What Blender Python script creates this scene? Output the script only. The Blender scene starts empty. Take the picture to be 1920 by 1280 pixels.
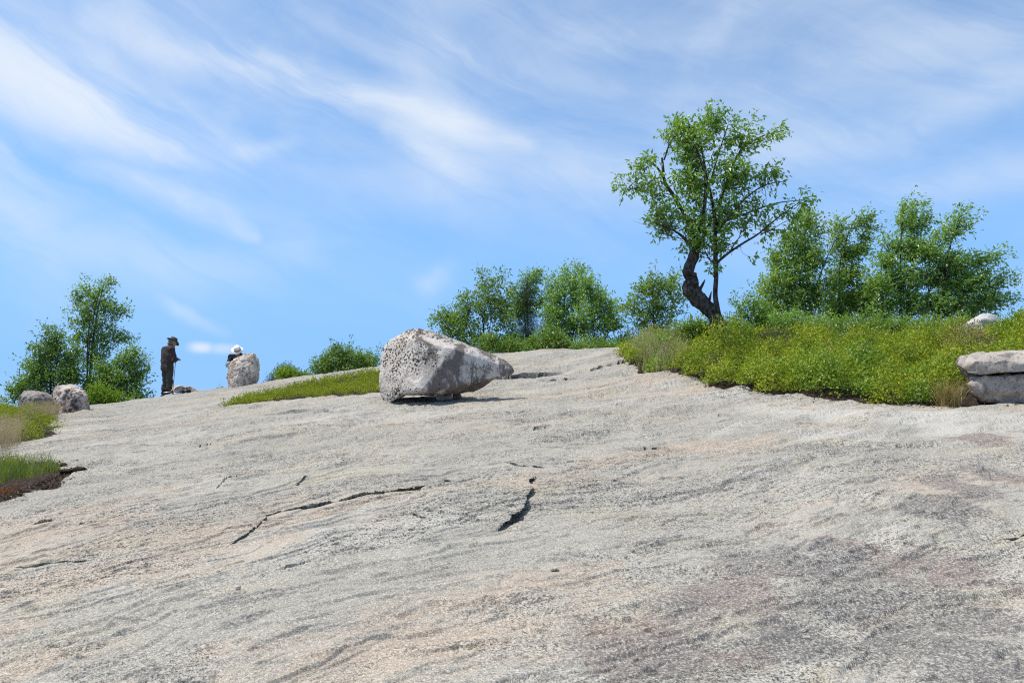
import bpy, bmesh, math, random
import numpy as np
from mathutils import Vector

# ------------------------------------------------------------------ camera, sky, sun, exposure
SC = bpy.context.scene
COL = SC.collection
FPX, CX, CY, PITCH, EYE = 1507.0, 960.0, 640.0, math.radians(6.0), 1.55
cam = bpy.data.cameras.new('camera'); camo = bpy.data.objects.new('camera', cam); COL.objects.link(camo)
cam.sensor_width = 36.0; cam.lens = FPX / 1920 * 36.0; cam.clip_start = 0.05; cam.clip_end = 9000
camo.location = (0, 0, EYE); camo.rotation_euler = (math.pi / 2 + PITCH, 0, 0)
SC.camera = camo
SUN_DIR = Vector((-0.45, 0.0, 0.89)).normalized()
SKY_STRENGTH, SUN_STRENGTH, EXPOSURE = 0.13, 5.0, 0.0
sl = bpy.data.lights.new('sun', 'SUN'); so = bpy.data.objects.new('sun', sl); COL.objects.link(so)
sl.energy = SUN_STRENGTH; sl.angle = math.radians(0.53); sl.color = (1.0, 0.945, 0.86)
so.location = (-8, 0, 30); so.rotation_euler = (-SUN_DIR).to_track_quat('-Z', 'Y').to_euler()
SC.view_settings.view_transform = 'Standard'; SC.view_settings.look = 'None'
SC.view_settings.exposure = EXPOSURE; SC.view_settings.gamma = 1.0
SC.render.engine = 'CYCLES'
SC.cycles.max_bounces = 6; SC.cycles.diffuse_bounces = 3; SC.cycles.glossy_bounces = 2
SC.cycles.transmission_bounces = 3; SC.cycles.transparent_max_bounces = 4
SC.cycles.use_denoising = False
SC.cycles.use_light_tree = False
SC.cycles.pixel_filter_type = 'BLACKMAN_HARRIS'; SC.cycles.filter_width = 1.15


class NT:
    """small helper: makes nodes and links sockets given as input values"""
    def __init__(self, tree):
        self.t = tree
    def n(self, typ, ins=None, **props):
        nd = self.t.nodes.new('ShaderNode' + typ)
        for k, v in props.items():
            setattr(nd, k, v)
        for k, v in (ins or {}).items():
            s = nd.inputs[k]
            if isinstance(v, bpy.types.NodeSocket):
                self.t.links.new(v, s)
            else:
                s.default_value = v
        return nd
    def m(self, op, a, b=0.0, c=0.0, clamp=False):
        return self.n('Math', {0: a, 1: b, 2: c}, operation=op, use_clamp=clamp).outputs[0]
    def vm(self, op, a, b=(0, 0, 0)):
        return self.n('VectorMath', {0: a, 1: b}, operation=op).outputs[0]
    def step(self, v, lo, hi, tlo=0.0, thi=1.0):
        return self.n('MapRange', {'Value': v, 'From Min': lo, 'From Max': hi, 'To Min': tlo, 'To Max': thi},
                      interpolation_type='SMOOTHSTEP').outputs[0]
    def mix(self, f, a, b, blend='MIX'):
        nd = self.n('Mix', data_type='RGBA', blend_type=blend)
        for k, v in ((0, f), (6, a), (7, b)):
            s = nd.inputs[k]
            if isinstance(v, bpy.types.NodeSocket):
                self.t.links.new(v, s)
            else:
                s.default_value = tuple(v) + (1.0,) if k and len(v) == 3 else v
        return nd.outputs[2]
    def noise(self, vec, scale, detail=4, rough=0.55, dist=0.0):
        return self.n('TexNoise', {'Vector': vec, 'Scale': scale, 'Detail': detail, 'Roughness': rough,
                                   'Distortion': dist}).outputs['Fac']
    def ncol(self, vec, scale, detail=2):
        return self.n('TexNoise', {'Vector': vec, 'Scale': scale, 'Detail': detail}).outputs['Color']


def px_ray(u, v):
    a, b = (u - CX) / FPX, (CY - v) / FPX
    c, s = math.cos(PITCH), math.sin(PITCH)
    return np.array((a, c - b * s, s + b * c))


def c4(*c): return tuple(c) + (1.0,)


def build_world():
    w = bpy.data.worlds.new('World'); SC.world = w; w.use_nodes = True
    w.cycles.sampling_method = 'NONE'
    t = w.node_tree; t.nodes.clear(); k = NT(t)
    out = k.n('OutputWorld'); bg = k.n('Background'); bg.inputs['Strength'].default_value = SKY_STRENGTH
    t.links.new(bg.outputs[0], out.inputs[0])
    sky = k.n('TexSky', sky_type='NISHITA', sun_disc=False)
    sky.sun_elevation = math.asin(SUN_DIR.z); sky.sun_rotation = math.atan2(SUN_DIR.x, SUN_DIR.y)
    sky.altitude = 300; sky.air_density = 0.8; sky.dust_density = 0.0; sky.ozone_density = 2.5
    d = k.n('TexCoord').outputs['Generated']
    sep = k.n('SeparateXYZ', {0: d}); x, y, z = sep.outputs
    az = k.m('ARCTAN2', x, y)
    el = k.m('ARCSINE', z)
    p = k.n('CombineXYZ', {0: az, 1: el, 2: 0.0}).outputs[0]
    # wind-combed warp so that every streak has ragged, fibrous edges
    w1 = k.vm('SUBTRACT', k.ncol(d, 3.5, 4), (0.5, 0.5, 0.5))
    w2 = k.vm('SUBTRACT', k.ncol(d, 14.0, 4), (0.5, 0.5, 0.5))
    off = k.vm('ADD', k.vm('MULTIPLY', w1, (0.10, 0.075, 0)), k.vm('MULTIPLY', w2, (0.03, 0.018, 0)))
    pw = k.vm('ADD', p, off)
    s2 = k.n('SeparateXYZ', {0: pw}); a, e = s2.outputs[0], s2.outputs[1]

    def ae(u, v):
        r = px_ray(u, v); r = r / np.linalg.norm(r)
        return math.atan2(r[0], r[1]), math.asin(r[2])
    total = None
    # cirrus bands, each a chain of soft segments: (pixel of the photo, half width in degrees, weight)
    chains = [
        [(-60, 80, 3.4, .8), (150, 185, 2.9, .95), (300, 258, 1.9, .9), (420, 294, .9, .75), (530, 268, .5, .2)],
        [(-60, 300, 4.0, .6), (60, 400, 2.8, .42), (120, 560, 2.2, .15)],
        [(150, 40, 1.2, .35), (450, 128, 1.2, .6), (700, 200, 1.5, .72), (860, 248, 1.5, .85), (985, 288, .8, .4)],
        [(720, 230, 1.2, .45), (820, 320, 2.1, .55), (930, 420, 2.0, .15)],
        [(180, 320, 1.2, .35), (330, 368, 1.2, .58), (470, 430, .6, .4)],
        [(60, 460, 1.6, .3), (300, 500, 1.8, .3), (560, 470, 1.6, .2)],
        [(310, 560, .6, .15), (350, 580, .6, .4), (420, 612, .4, .1)],
        [(1080, 60, 1.4, .25), (1330, 70, 1.0, .42), (1370, 10, .9, .2)],
        [(560, 60, 1.5, .2), (900, 110, 1.6, .28), (1150, 170, 1.4, .15)],
        [(1000, 360, 2.0, .2), (1250, 330, 2.2, .3), (1600, 270, 1.5, .28), (1980, 120, 1.5, .32)],
        [(1450, 430, 1.6, .15), (1700, 370, 1.3, .28), (1980, 320, 1.3, .34)],
        [(1500, 130, 1.3, .2), (1980, 10, 1.4, .28)],
        [(1830, 540, .7, .0), (1960, 520, .8, .4)],
        [(780, 540, .8, .3), (840, 500, .7, .2)],
    ]
    for ch in chains:
        for (p0, p1) in zip(ch[:-1], ch[1:]):
            (a0, e0), (a1, e1) = ae(*p0[:2]), ae(*p1[:2])
            dx, dy = a1 - a0, e1 - e0; L2 = dx * dx + dy * dy
            va = k.m('SUBTRACT', a, a0); ve = k.m('SUBTRACT', e, e0)
            tt = k.m('MULTIPLY_ADD', va, dx / L2, k.m('MULTIPLY', ve, dy / L2), clamp=True)
            rx = k.m('MULTIPLY_ADD', tt, -dx, va); ry = k.m('MULTIPLY_ADD', tt, -dy, ve)
            d2 = k.m('MULTIPLY_ADD', rx, rx, k.m('MULTIPLY', ry, ry))
            w0, ww = math.radians(p0[2]), math.radians(p1[2])
            wid = k.m('MULTIPLY_ADD', tt, ww - w0, w0)
            g = k.m('EXPONENT', k.m('DIVIDE', k.m('MULTIPLY', d2, -1.0), k.m('MULTIPLY', wid, wid)))
            g = k.m('MULTIPLY', g, k.m('MULTIPLY_ADD', tt, p1[3] - p0[3], p0[3]))
            total = g if total is None else k.m('MAXIMUM', total, g)
    # fibres: noise drawn out along the wind (down to the right), plus a thin veil over the whole dome
    ca, sa = math.cos(-0.42), math.sin(-0.42)
    fs = k.n('CombineXYZ', {0: k.m('MULTIPLY_ADD', a, ca * 3.2, k.m('MULTIPLY', e, sa * 3.2)),
                            1: k.m('MULTIPLY_ADD', a, -sa * 15, k.m('MULTIPLY', e, ca * 15)), 2: 3.7}).outputs[0]
    fib = k.noise(fs, 1.0, 7, 0.6, 0.6)
    veil_n = k.noise(k.vm('MULTIPLY', d, (1.0, 1.0, 2.4)), 2.3, 6, 0.58, 0.8)
    total = k.m('MULTIPLY', total, k.step(fib, 0.30, 0.64, 0.30, 1.05))
    rise = k.step(el, 0.02, 0.48, 0.04, 0.50)
    veil = k.m('MULTIPLY', k.m('MULTIPLY', k.step(veil_n, 0.34, 0.66, 0.50, 1.10), k.step(fib, 0.28, 0.70, 0.65, 1.12)), rise)
    cov = k.m('SUBTRACT', 1.0, k.m('MULTIPLY', k.m('SUBTRACT', 1.0, total, clamp=True), k.m('SUBTRACT', 1.0, veil, clamp=True)))
    # two little fair-weather puffs low over the ridge
    for (u, v, wu, wv, wt) in ((379, 650, .75, .36, .8), (418, 652, .95, .38, .5)):
        a0, e0 = ae(u, v)
        q = k.m('ADD', k.m('POWER', k.m('ABSOLUTE', k.m('DIVIDE', k.m('SUBTRACT', k.m('MULTIPLY_ADD', k.m('SUBTRACT', a, az), .15, az), a0), math.radians(wu))), 2.4),
                k.m('POWER', k.m('ABSOLUTE', k.m('DIVIDE', k.m('SUBTRACT', k.m('MULTIPLY_ADD', k.m('SUBTRACT', e, el), .15, el), e0), math.radians(wv))), 2.4))
        cov = k.m('MAXIMUM', cov, k.m('MULTIPLY', k.m('EXPONENT', k.m('MULTIPLY', q, -1.0)), wt))
    hs = k.n('HueSaturation', {'Hue': 0.494, 'Saturation': 1.22, 'Value': 1.68, 'Fac': 1.0, 'Color': sky.outputs[0]}).outputs[0]
    # clear blue air all round the horizon, as over low hills in dry weather
    hs = k.mix(k.step(el, 0.03, 0.45, 0.9, 0.0), hs, c4(1.68, 3.78, 7.6))
    lp = k.mix(k.m('MINIMUM', cov, 0.93), hs, (SKYW[0], SKYW[1], SKYW[2], 1))
    t.links.new(lp, bg.inputs['Color'])


SKYW = (6.2, 6.8, 7.6)
build_world()

# ------------------------------------------------------------------ numpy helpers
RNG = np.random.default_rng(11)
_perm = np.random.default_rng(3).permutation(4096)
_ang = np.random.default_rng(5).random(4096) * 2 * np.pi
_GX, _GY = np.cos(_ang), np.sin(_ang)
_g3 = np.random.default_rng(6).normal(size=(4096, 3)); _g3 /= np.linalg.norm(_g3, axis=1)[:, None]


def pn2(x, y, seed=0):
    xi, yi = np.floor(x).astype(np.int64), np.floor(y).astype(np.int64)
    xf, yf = x - xi, y - yi
    u = xf * xf * xf * (xf * (xf * 6 - 15) + 10); v = yf * yf * yf * (yf * (yf * 6 - 15) + 10)
    def g(i, j):
        h = _perm[(_perm[(xi + i + seed * 57) & 4095] + yi + j) & 4095]
        return _GX[h] * (xf - i) + _GY[h] * (yf - j)
    a = g(0, 0); b = g(1, 0); c = g(0, 1); d = g(1, 1)
    return 1.5 * ((a + u * (b - a)) * (1 - v) + (c + u * (d - c)) * v)


def fbm2(x, y, octv=4, seed=0, gain=0.5):
    s = 0; a = 1.0
    for o in range(octv):
        s = s + a * pn2(x * 2 ** o + o * 17.3, y * 2 ** o - o * 9.1, seed + o); a *= gain
    return s


def pn3(p, seed=0):
    pi = np.floor(p).astype(np.int64); f = p - pi
    w = f * f * f * (f * (f * 6 - 15) + 10)
    out = 0
    for i in (0, 1):
        for j in (0, 1):
            for k in (0, 1):
                h = _perm[(_perm[(_perm[(pi[:, 0] + i + seed * 31) & 4095] + pi[:, 1] + j) & 4095] + pi[:, 2] + k) & 4095]
                g = _g3[h]
                dot = g[:, 0] * (f[:, 0] - i) + g[:, 1] * (f[:, 1] - j) + g[:, 2] * (f[:, 2] - k)
                out = out + dot * (w[:, 0] if i else 1 - w[:, 0]) * (w[:, 1] if j else 1 - w[:, 1]) * (w[:, 2] if k else 1 - w[:, 2])
    return out * 1.5


def fbm3(p, octv=4, seed=0, gain=0.5):
    s = 0; a = 1.0
    for o in range(octv):
        s = s + a * pn3(p * 2 ** o + o * 13.7, seed + o); a *= gain
    return s


def sstep(x, a, b):
    t = np.clip((x - a) / (b - a), 0, 1); return t * t * (3 - 2 * t)


def mesh_np(name, verts, faces, mat=None, parent=None, smooth=True, attrs=None, sizes=None):
    """verts (n,3); faces (m,3|4) array -> ONE mesh object"""
    verts = np.asarray(verts, dtype=np.float32); faces = np.asarray(faces, dtype=np.int32)
    me = bpy.data.meshes.new(name)
    me.vertices.add(len(verts)); me.vertices.foreach_set('co', verts.ravel())
    m, c = faces.shape
    me.loops.add(m * c); me.loops.foreach_set('vertex_index', faces.ravel())
    me.polygons.add(m)
    me.polygons.foreach_set('loop_start', np.arange(0, m * c, c, dtype=np.int32))
    me.polygons.foreach_set('loop_total', np.full(m, c, dtype=np.int32))
    me.polygons.foreach_set('use_smooth', np.full(m, smooth, dtype=bool))
    for k, v in (attrs or {}).items():
        at = me.attributes.new(k, 'FLOAT', 'POINT'); at.data.foreach_set('value', np.asarray(v, dtype=np.float32))
    me.update(calc_edges=True); me.validate()
    o = bpy.data.objects.new(name, me); COL.objects.link(o)
    if mat: me.materials.append(mat)
    if parent is not None:
        o.parent = parent
        o.matrix_parent_inverse = parent.matrix_world.inverted() if False else o.matrix_parent_inverse
    return o


def tag(o, label, cat, group=None, kind=None):
    o['label'] = label; o['category'] = cat
    if group: o['group'] = group
    if kind: o['kind'] = kind
    return o


def empty(name, loc=(0, 0, 0), rz=0.0):
    o = bpy.data.objects.new(name, None); COL.objects.link(o); o.location = loc; o.rotation_euler = (0, 0, rz)
    o.empty_display_size = 0.2
    return o


def P(u, v, y):
    """the point at distance y along the view axis that the photo shows at (u, v)"""
    r = px_ray(u, v); return np.array((0, 0, EYE)) + r * (y / r[1])


# ------------------------------------------------------------------ the shape of the rock dome
CTRL = [  # (u, v, distance)
    (0, 1280, 3.65), (480, 1280, 3.4), (960, 1280, 3.25), (1440, 1280, 3.2), (1920, 1280, 3.12),
    (0, 1100, 4.95), (480, 1100, 4.5), (960, 1100, 4.25), (1440, 1100, 4.2), (1920, 1100, 4.1),
    (0, 950, 7.0), (480, 950, 6.1), (960, 950, 5.75), (1440, 950, 5.6), (1920, 950, 5.3),
    (60, 860, 9.2), (480, 850, 8.3), (960, 850, 7.6), (1440, 850, 7.2), (1920, 850, 6.9),
    (300, 800, 12.0), (720, 790, 9.7), (1150, 800, 8.8), (1500, 790, 8.5), (1850, 785, 8.3),
    (120, 785, 14.5), (420, 770, 13.0), (725, 756, 11.0), (960, 748, 11.2), (1200, 735, 10.9), (1480, 749, 9.7), (1700, 760, 9.2), (1880, 765, 8.7),
    (1170, 692, 13.6), (1290, 711, 11.6), (960, 715, 13.6),
    (170, 772, 20.0), (275, 759, 22.0), (345, 744, 22.0), (430, 730, 21.0), (500, 719, 20.5), (600, 706, 20.0), (700, 692, 19.5), (820, 676, 19.0),
    (960, 664, 18.6), (1060, 658, 18.2), (1180, 655, 17.8), (560, 740, 15.5),
    # the earth bank under the shrubs on the right
    (1330, 682, 13.0), (1360, 650, 14.0), (1500, 682, 12.3), (1700, 688, 11.7), (1900, 680, 11.5),
    (1500, 654, 15.0), (1700, 657, 14.5), (1900, 644, 14.5), (1400, 658, 16.5),
    (-250, 900, 9.5), (-300, 1100, 5.6), (-200, 800, 15.0), (2200, 900, 6.2), (2200, 1100, 4.0), (2200, 760, 9.2), (2150, 630, 13.0),
]
cpts = [P(*c) for c in CTRL]
cpts += [np.array(q, float) for q in [(0, 0, 0), (-3, 0, -.15), (3, 0, .05), (0, -5, -.9), (-6, -4, -1.3), (6, -4, -.7),
         # the far side of the dome falls away
         (-14, 27, 1.5), (-9, 28, 1.7), (-4, 27, 2.0), (0, 26, 2.4), (4, 25, 2.9), (8, 23, 2.9), (13, 21, 3.0),
         (-18, 20, .9), (-14, 12, .6), (-9, 6, -.1), (14, 12, 2.4), (12, 5, 1.3),
         (-16, 36, -.4), (-6, 36, .1), (4, 35, .8), (14, 33, 1.6), (24, 24, 2.2), (-26, 26, -1.2), (-24, 10, -1.2), (24, 8, 1.4), (16, 16.5, 3.1)]]
CP = np.array(cpts)


def _tps(r2):
    return np.where(r2 > 1e-9, 0.5 * r2 * np.log(np.maximum(r2, 1e-9)), 0)


_n = len(CP)
_K = _tps(((CP[:, None, :2] - CP[None, :, :2]) ** 2).sum(-1)) + np.eye(_n) * 0.25
_Pm = np.c_[np.ones(_n), CP[:, :2]]
_A = np.block([[_K, _Pm], [_Pm.T, np.zeros((3, 3))]])
_W = np.linalg.solve(_A, np.r_[CP[:, 2], np.zeros(3)])


def base_z(x, y):
    x = np.asarray(x, float); y = np.asarray(y, float); sh = x.shape
    x = x.ravel(); y = y.ravel()
    r = np.hypot(x, y - 12.0)
    # beyond the dome: evaluate on a clamped radius, then let the hillside run down and level out
    k = np.where(r > 24, 24 / np.maximum(r, 1e-6), 1.0)
    xe, ye = x * k, 12 + (y - 12) * k
    z = np.empty_like(x)
    for i in range(0, len(x), 40000):
        s = slice(i, i + 40000)
        d2 = (xe[s, None] - CP[None, :, 0]) ** 2 + (ye[s, None] - CP[None, :, 1]) ** 2
        z[s] = _tps(d2) @ _W[:_n] + _W[_n] + _W[_n + 1] * xe[s] + _W[_n + 2] * ye[s]
    far = np.maximum(r - 24, 0)
    return (z - 60 * (1 - np.exp(-far * 0.24 / 60))).reshape(sh)


def G(u, v, fn=base_z, ymax=60.0):
    """first ground point that the photo shows at (u, v)"""
    r = px_ray(u, v); ys = np.r_[np.linspace(2.0, 30, 1500), np.linspace(30, ymax, 200)]
    pts = np.array((0, 0, EYE))[None] + r[None] * (ys / r[1])[:, None]
    h = pts[:, 2] - fn(pts[:, 0], pts[:, 1])
    i = np.argmax(h < 0)
    if h[i] >= 0: return pts[-1]
    t = h[i - 1] / (h[i - 1] - h[i] + 1e-12)
    return pts[i - 1] * (1 - t) + pts[i] * t


# cracks and ledges: pixel polyline, raised side (+1 = left of travel direction), step (m), opening scale (m), undercut (m), decay (m)
CRACKS = [
    ([(425, 1018), (460, 1001), (488, 985), (499, 966), (530, 958), (575, 951), (640, 940)], +1, .022, .016, .06, .5),
    ([(560, 953), (610, 946), (640, 937), (680, 932), (720, 934), (760, 928), (800, 913), (850, 908)], +1, .034, .018, .09, .6),
    ([(930, 994), (965, 972), (985, 945), (994, 920), (1003, 888)], +1, .075, .055, .24, .5),
    ([(890, 718), (950, 712), (1000, 706), (1040, 701), (1085, 697)], +1, .075, .07, .30, .8),
    ([(1100, 696), (1130, 690), (1152, 686), (1180, 679)], +1, .06, .06, .22, .6),
    ([(1005, 720), (1045, 717), (1085, 712)], +1, .035, .05, .15, .4),
    ([(550, 910), (566, 903), (584, 896)], +1, .022, .014, .05, .2),
    ([(1195, 841), (1228, 839), (1260, 842)], +1, .016, .016, .05, .3),
    ([(1090, 817), (1118, 814), (1145, 816)], +1, .016, .016, .05, .3),
    ([(980, 806), (1030, 800), (1085, 797)], +1, .018, .02, .06, .35),
    ([(58, 994), (80, 989), (100, 986)], +1, .018, .012, .05, .2),
    ([(138, 987), (172, 984)], +1, .014, .012, .04, .2),
    ([(385, 1080), (398, 1070), (414, 1061)], +1, .016, .010, .04, .15),
    ([(1330, 788), (1360, 784), (1390, 785)], +1, .03, .02, .06, .25),
    ([(335, 848), (370, 842), (415, 829)], +1, .014, .014, .04, .35),
    ([(470, 1092), (520, 1080), (580, 1062), (670, 1040)], +1, .009, .02, .010, .35),
    ([(1860, 1004), (1940, 995)], +1, .02, .014, .05, .2),
    ([(400, 918), (430, 904), (455, 897)], +1, .014, .012, .04, .25),
    ([(190, 838), (300, 818), (420, 796), (560, 775)], +1, .014, .04, .03, .6),
    ([(360, 805), (520, 782), (700, 765)], +1, .025, .04, .04, .6),
    ([(945, 867), (990, 874), (1025, 880)], +1, .016, .012, .04, .25),
    ([(765, 974), (803, 983)], +1, .010, .008, .03, .12),
    ([(20, 1075), (90, 1058), (170, 1050)], +1, .014, .014, .03, .3),
    ([(1120, 650), (1100, 668), (1060, 676)], -1, .03, .05, .06, .4),
]


def _crack_world():
    out = []
    for px, side, H, w, und, L in CRACKS:
        pts = np.array([G(u, v)[:2] for u, v in px])
        # resample and roughen the line so that it wanders like a real fracture
        seg = np.hypot(*np.diff(pts, axis=0).T); s = np.r_[0, np.cumsum(seg)]
        n = int(np.clip(s[-1] / 0.012, 12, 220)); q = np.linspace(0, s[-1], n)
        line = np.c_[np.interp(q, s, pts[:, 0]), np.interp(q, s, pts[:, 1])]
        tan = np.gradient(line, axis=0); tan /= np.linalg.norm(tan, axis=1)[:, None] + 1e-9
        nor = np.c_[-tan[:, 1], tan[:, 0]]
        wob = fbm2(q * 4, q * 0 + px[0][0] + .4, 4, 0, .6) * 0.030 * min(1, s[-1] / .8)
        out.append((line + nor * wob[:, None], side, H, w, und, L, px[0][0]))
    return out


CRACK_W = _crack_world()
FOL = np.array((0.91, 0.41)); FOL /= np.linalg.norm(FOL)


def crack_dz(x, y):
    dz = np.zeros_like(x); ox = np.zeros_like(x); oy = np.zeros_like(x)
    for line, side, H, w, und, L, sd in CRACK_W:
        reach = 3 * L
        sel = np.where((x > line[:, 0].min() - reach) & (x < line[:, 0].max() + reach) &
                       (y > line[:, 1].min() - reach) & (y < line[:, 1].max() + reach))[0]
        if not len(sel): continue
        n = len(line)
        for i in range(0, len(sel), 20000):
            ss = sel[i:i + 20000]
            px_, py_ = x[ss], y[ss]
            d2 = (px_[:, None] - line[None, :, 0]) ** 2 + (py_[:, None] - line[None, :, 1]) ** 2
            j = np.clip(np.argmin(d2, axis=1), 0, n - 1)
            j0 = np.clip(j - 1, 0, n - 2); j1 = np.clip(j + 1, 1, n - 1)
            t = line[j1] - line[j0]; t /= np.linalg.norm(t, axis=1)[:, None] + 1e-9
            rel = np.c_[px_, py_] - line[j]
            sg = (t[:, 0] * rel[:, 1] - t[:, 1] * rel[:, 0]) * side
            dist = np.sqrt(d2[np.arange(len(ss)), np.argmin(d2, axis=1)])
            d = np.where((j == 0) | (j == n - 1), np.where(sg > 0, dist, -dist), sg)
            q = j / (n - 1)
            taper = np.clip(np.minimum(q, 1 - q) * 3.5, 0, 1) ** 0.7
            endcap = np.where((j == 0) | (j == n - 1), np.exp(-(dist / 0.06) ** 2), 1.0)
            vary = np.clip(0.75 + 0.8 * pn2(q * 6.0, q * 0 + sd + .37, 9), .12, 1.3)
            wl = w * (.35 + .65 * taper * vary)
            up = np.where(d > 0, 1.0, 0.0) * np.exp(-np.maximum(d, 0) / L)
            f = taper * endcap * vary
            groove = np.exp(-((d + wl * .7) / (wl * .7)) ** 2)
            dz[ss] += f * (H * up - H * .5 * groove)
            # the upper sheet juts out a little; the rock below it is drawn back under the sheet
            lip = np.where(d > 0, np.exp(-(d / (H + .02)) ** 2), 0.0) * f * H * .5
            rec = np.where(d <= 0, np.exp(np.minimum(d, 0) / wl), 0.0) * f * und
            sh_ = (lip - rec) * side
            ox[ss] += t[:, 1] * sh_; oy[ss] += -t[:, 0] * sh_
    return dz, ox, oy


def relief(x, y):
    """rock relief laid over the smooth dome: foliation waves, thin flaking sheets, pits"""
    s = x * FOL[0] + y * FOL[1]; t = -x * FOL[1] + y * FOL[0]
    r = np.hypot(x, y)
    near = 1 - sstep(r, 26, 40)
    wx = fbm2(x * .5, y * .5, 3, 2)
    z = 0.055 * fbm2(s * .35, t * 1.0 + wx * .5, 3, 21)
    z += 0.014 * fbm2(s * 1.1, t * 3.2 + wx, 4, 31)
    z += 0.0045 * fbm2(s * 4.0, t * 9.0, 3, 41)
    n = fbm2(s * .9 + 5, t * 3.4 + wx * .8, 4, 51)
    z += 0.015 * sstep(n, .08, .20) + 0.012 * sstep(n, -.34, -.22)
    n2 = fbm2(s * 2.6, t * 8.0 + wx, 3, 61)
    z += 0.008 * sstep(n2, .20, .34)
    pit = fbm2(s * 3.2 + 40, t * 9.0, 3, 71)
    z -= 0.012 * sstep(pit, .78, .98)
    return z * near * (0.35 + 0.65 * sstep(r, 1.0, 3.0))


def ground_z(x, y):
    x = np.asarray(x, float); y = np.asarray(y, float)
    xs, ys = np.atleast_1d(x).ravel(), np.atleast_1d(y).ravel()
    z = base_z(xs, ys) + relief(xs, ys) + crack_dz(xs, ys)[0]
    return z.reshape(np.shape(x)) if np.shape(x) else float(z[0])


def gz_fast(x, y):
    return base_z(x, y) + relief(np.asarray(x, float), np.asarray(y, float))


def in_poly(x, y, poly):
    poly = np.asarray(poly); inside = np.zeros(np.shape(x), bool)
    j = len(poly) - 1
    for i in range(len(poly)):
        xi, yi = poly[i]; xj, yj = poly[j]
        c = ((yi > y) != (yj > y)) & (x < (xj - xi) * (y - yi) / (yj - yi + 1e-12) + xi)
        inside ^= c; j = i
    return inside


def poly_dist(x, y, poly):
    """signed distance, positive inside"""
    poly = np.asarray(poly, float); best = np.full(np.shape(x), 1e9)
    for a, b in zip(poly, np.roll(poly, -1, axis=0)):
        ab = b - a; t = np.clip(((x - a[0]) * ab[0] + (y - a[1]) * ab[1]) / (ab @ ab + 1e-12), 0, 1)
        best = np.minimum(best, np.hypot(x - a[0] - t * ab[0], y - a[1] - t * ab[1]))
    return np.where(in_poly(x, y, poly), best, -best)


def gxy(u, v): return tuple(G(u, v)[:2])


BANK = [gxy(1168, 692), gxy(1230, 700), gxy(1290, 711), gxy(1350, 725), gxy(1400, 736), gxy(1480, 749), gxy(1560, 755), gxy(1700, 759), gxy(1830, 763), gxy(1980, 768),
        (8.5, 8.4), (13, 10), (15, 15), (12, 18), (7.0, 18.5), (4.2, 17.6), (2.6, 16.5), (2.0, 14.9)]
STRIP = [gxy(402, 768), gxy(470, 760), gxy(560, 750), gxy(640, 744), gxy(722, 738), gxy(790, 732), gxy(760, 706), gxy(700, 702), gxy(640, 710), gxy(560, 724), gxy(480, 745)]
LEFTB = [gxy(-220, 850), gxy(-60, 842), gxy(10, 832), gxy(60, 824), gxy(98, 815), gxy(104, 798), gxy(92, 786), gxy(40, 781), gxy(-60, 780), gxy(-220, 782)]
LEFTG = [gxy(-200, 985), gxy(-60, 965), gxy(0, 948), gxy(40, 933), gxy(84, 915), gxy(128, 893), gxy(112, 878), gxy(60, 872), gxy(0, 872), gxy(-200, 885)]
STAINS = [(1460, 1060, .55), (1380, 1130, .5), (1300, 1160, .4), (1230, 1230, .5), (1150, 1250, .4), (1800, 920, .45), (1760, 960, .4), (1880, 890, .4),
          (1790, 1070, .6), (1780, 1150, .5), (1600, 1140, .5), (1720, 1230, .6), (1790, 1260, .5), (1500, 1210, .45), (1640, 1060, .5), (1560, 1040, .4), (1850, 830, .4)]


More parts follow.
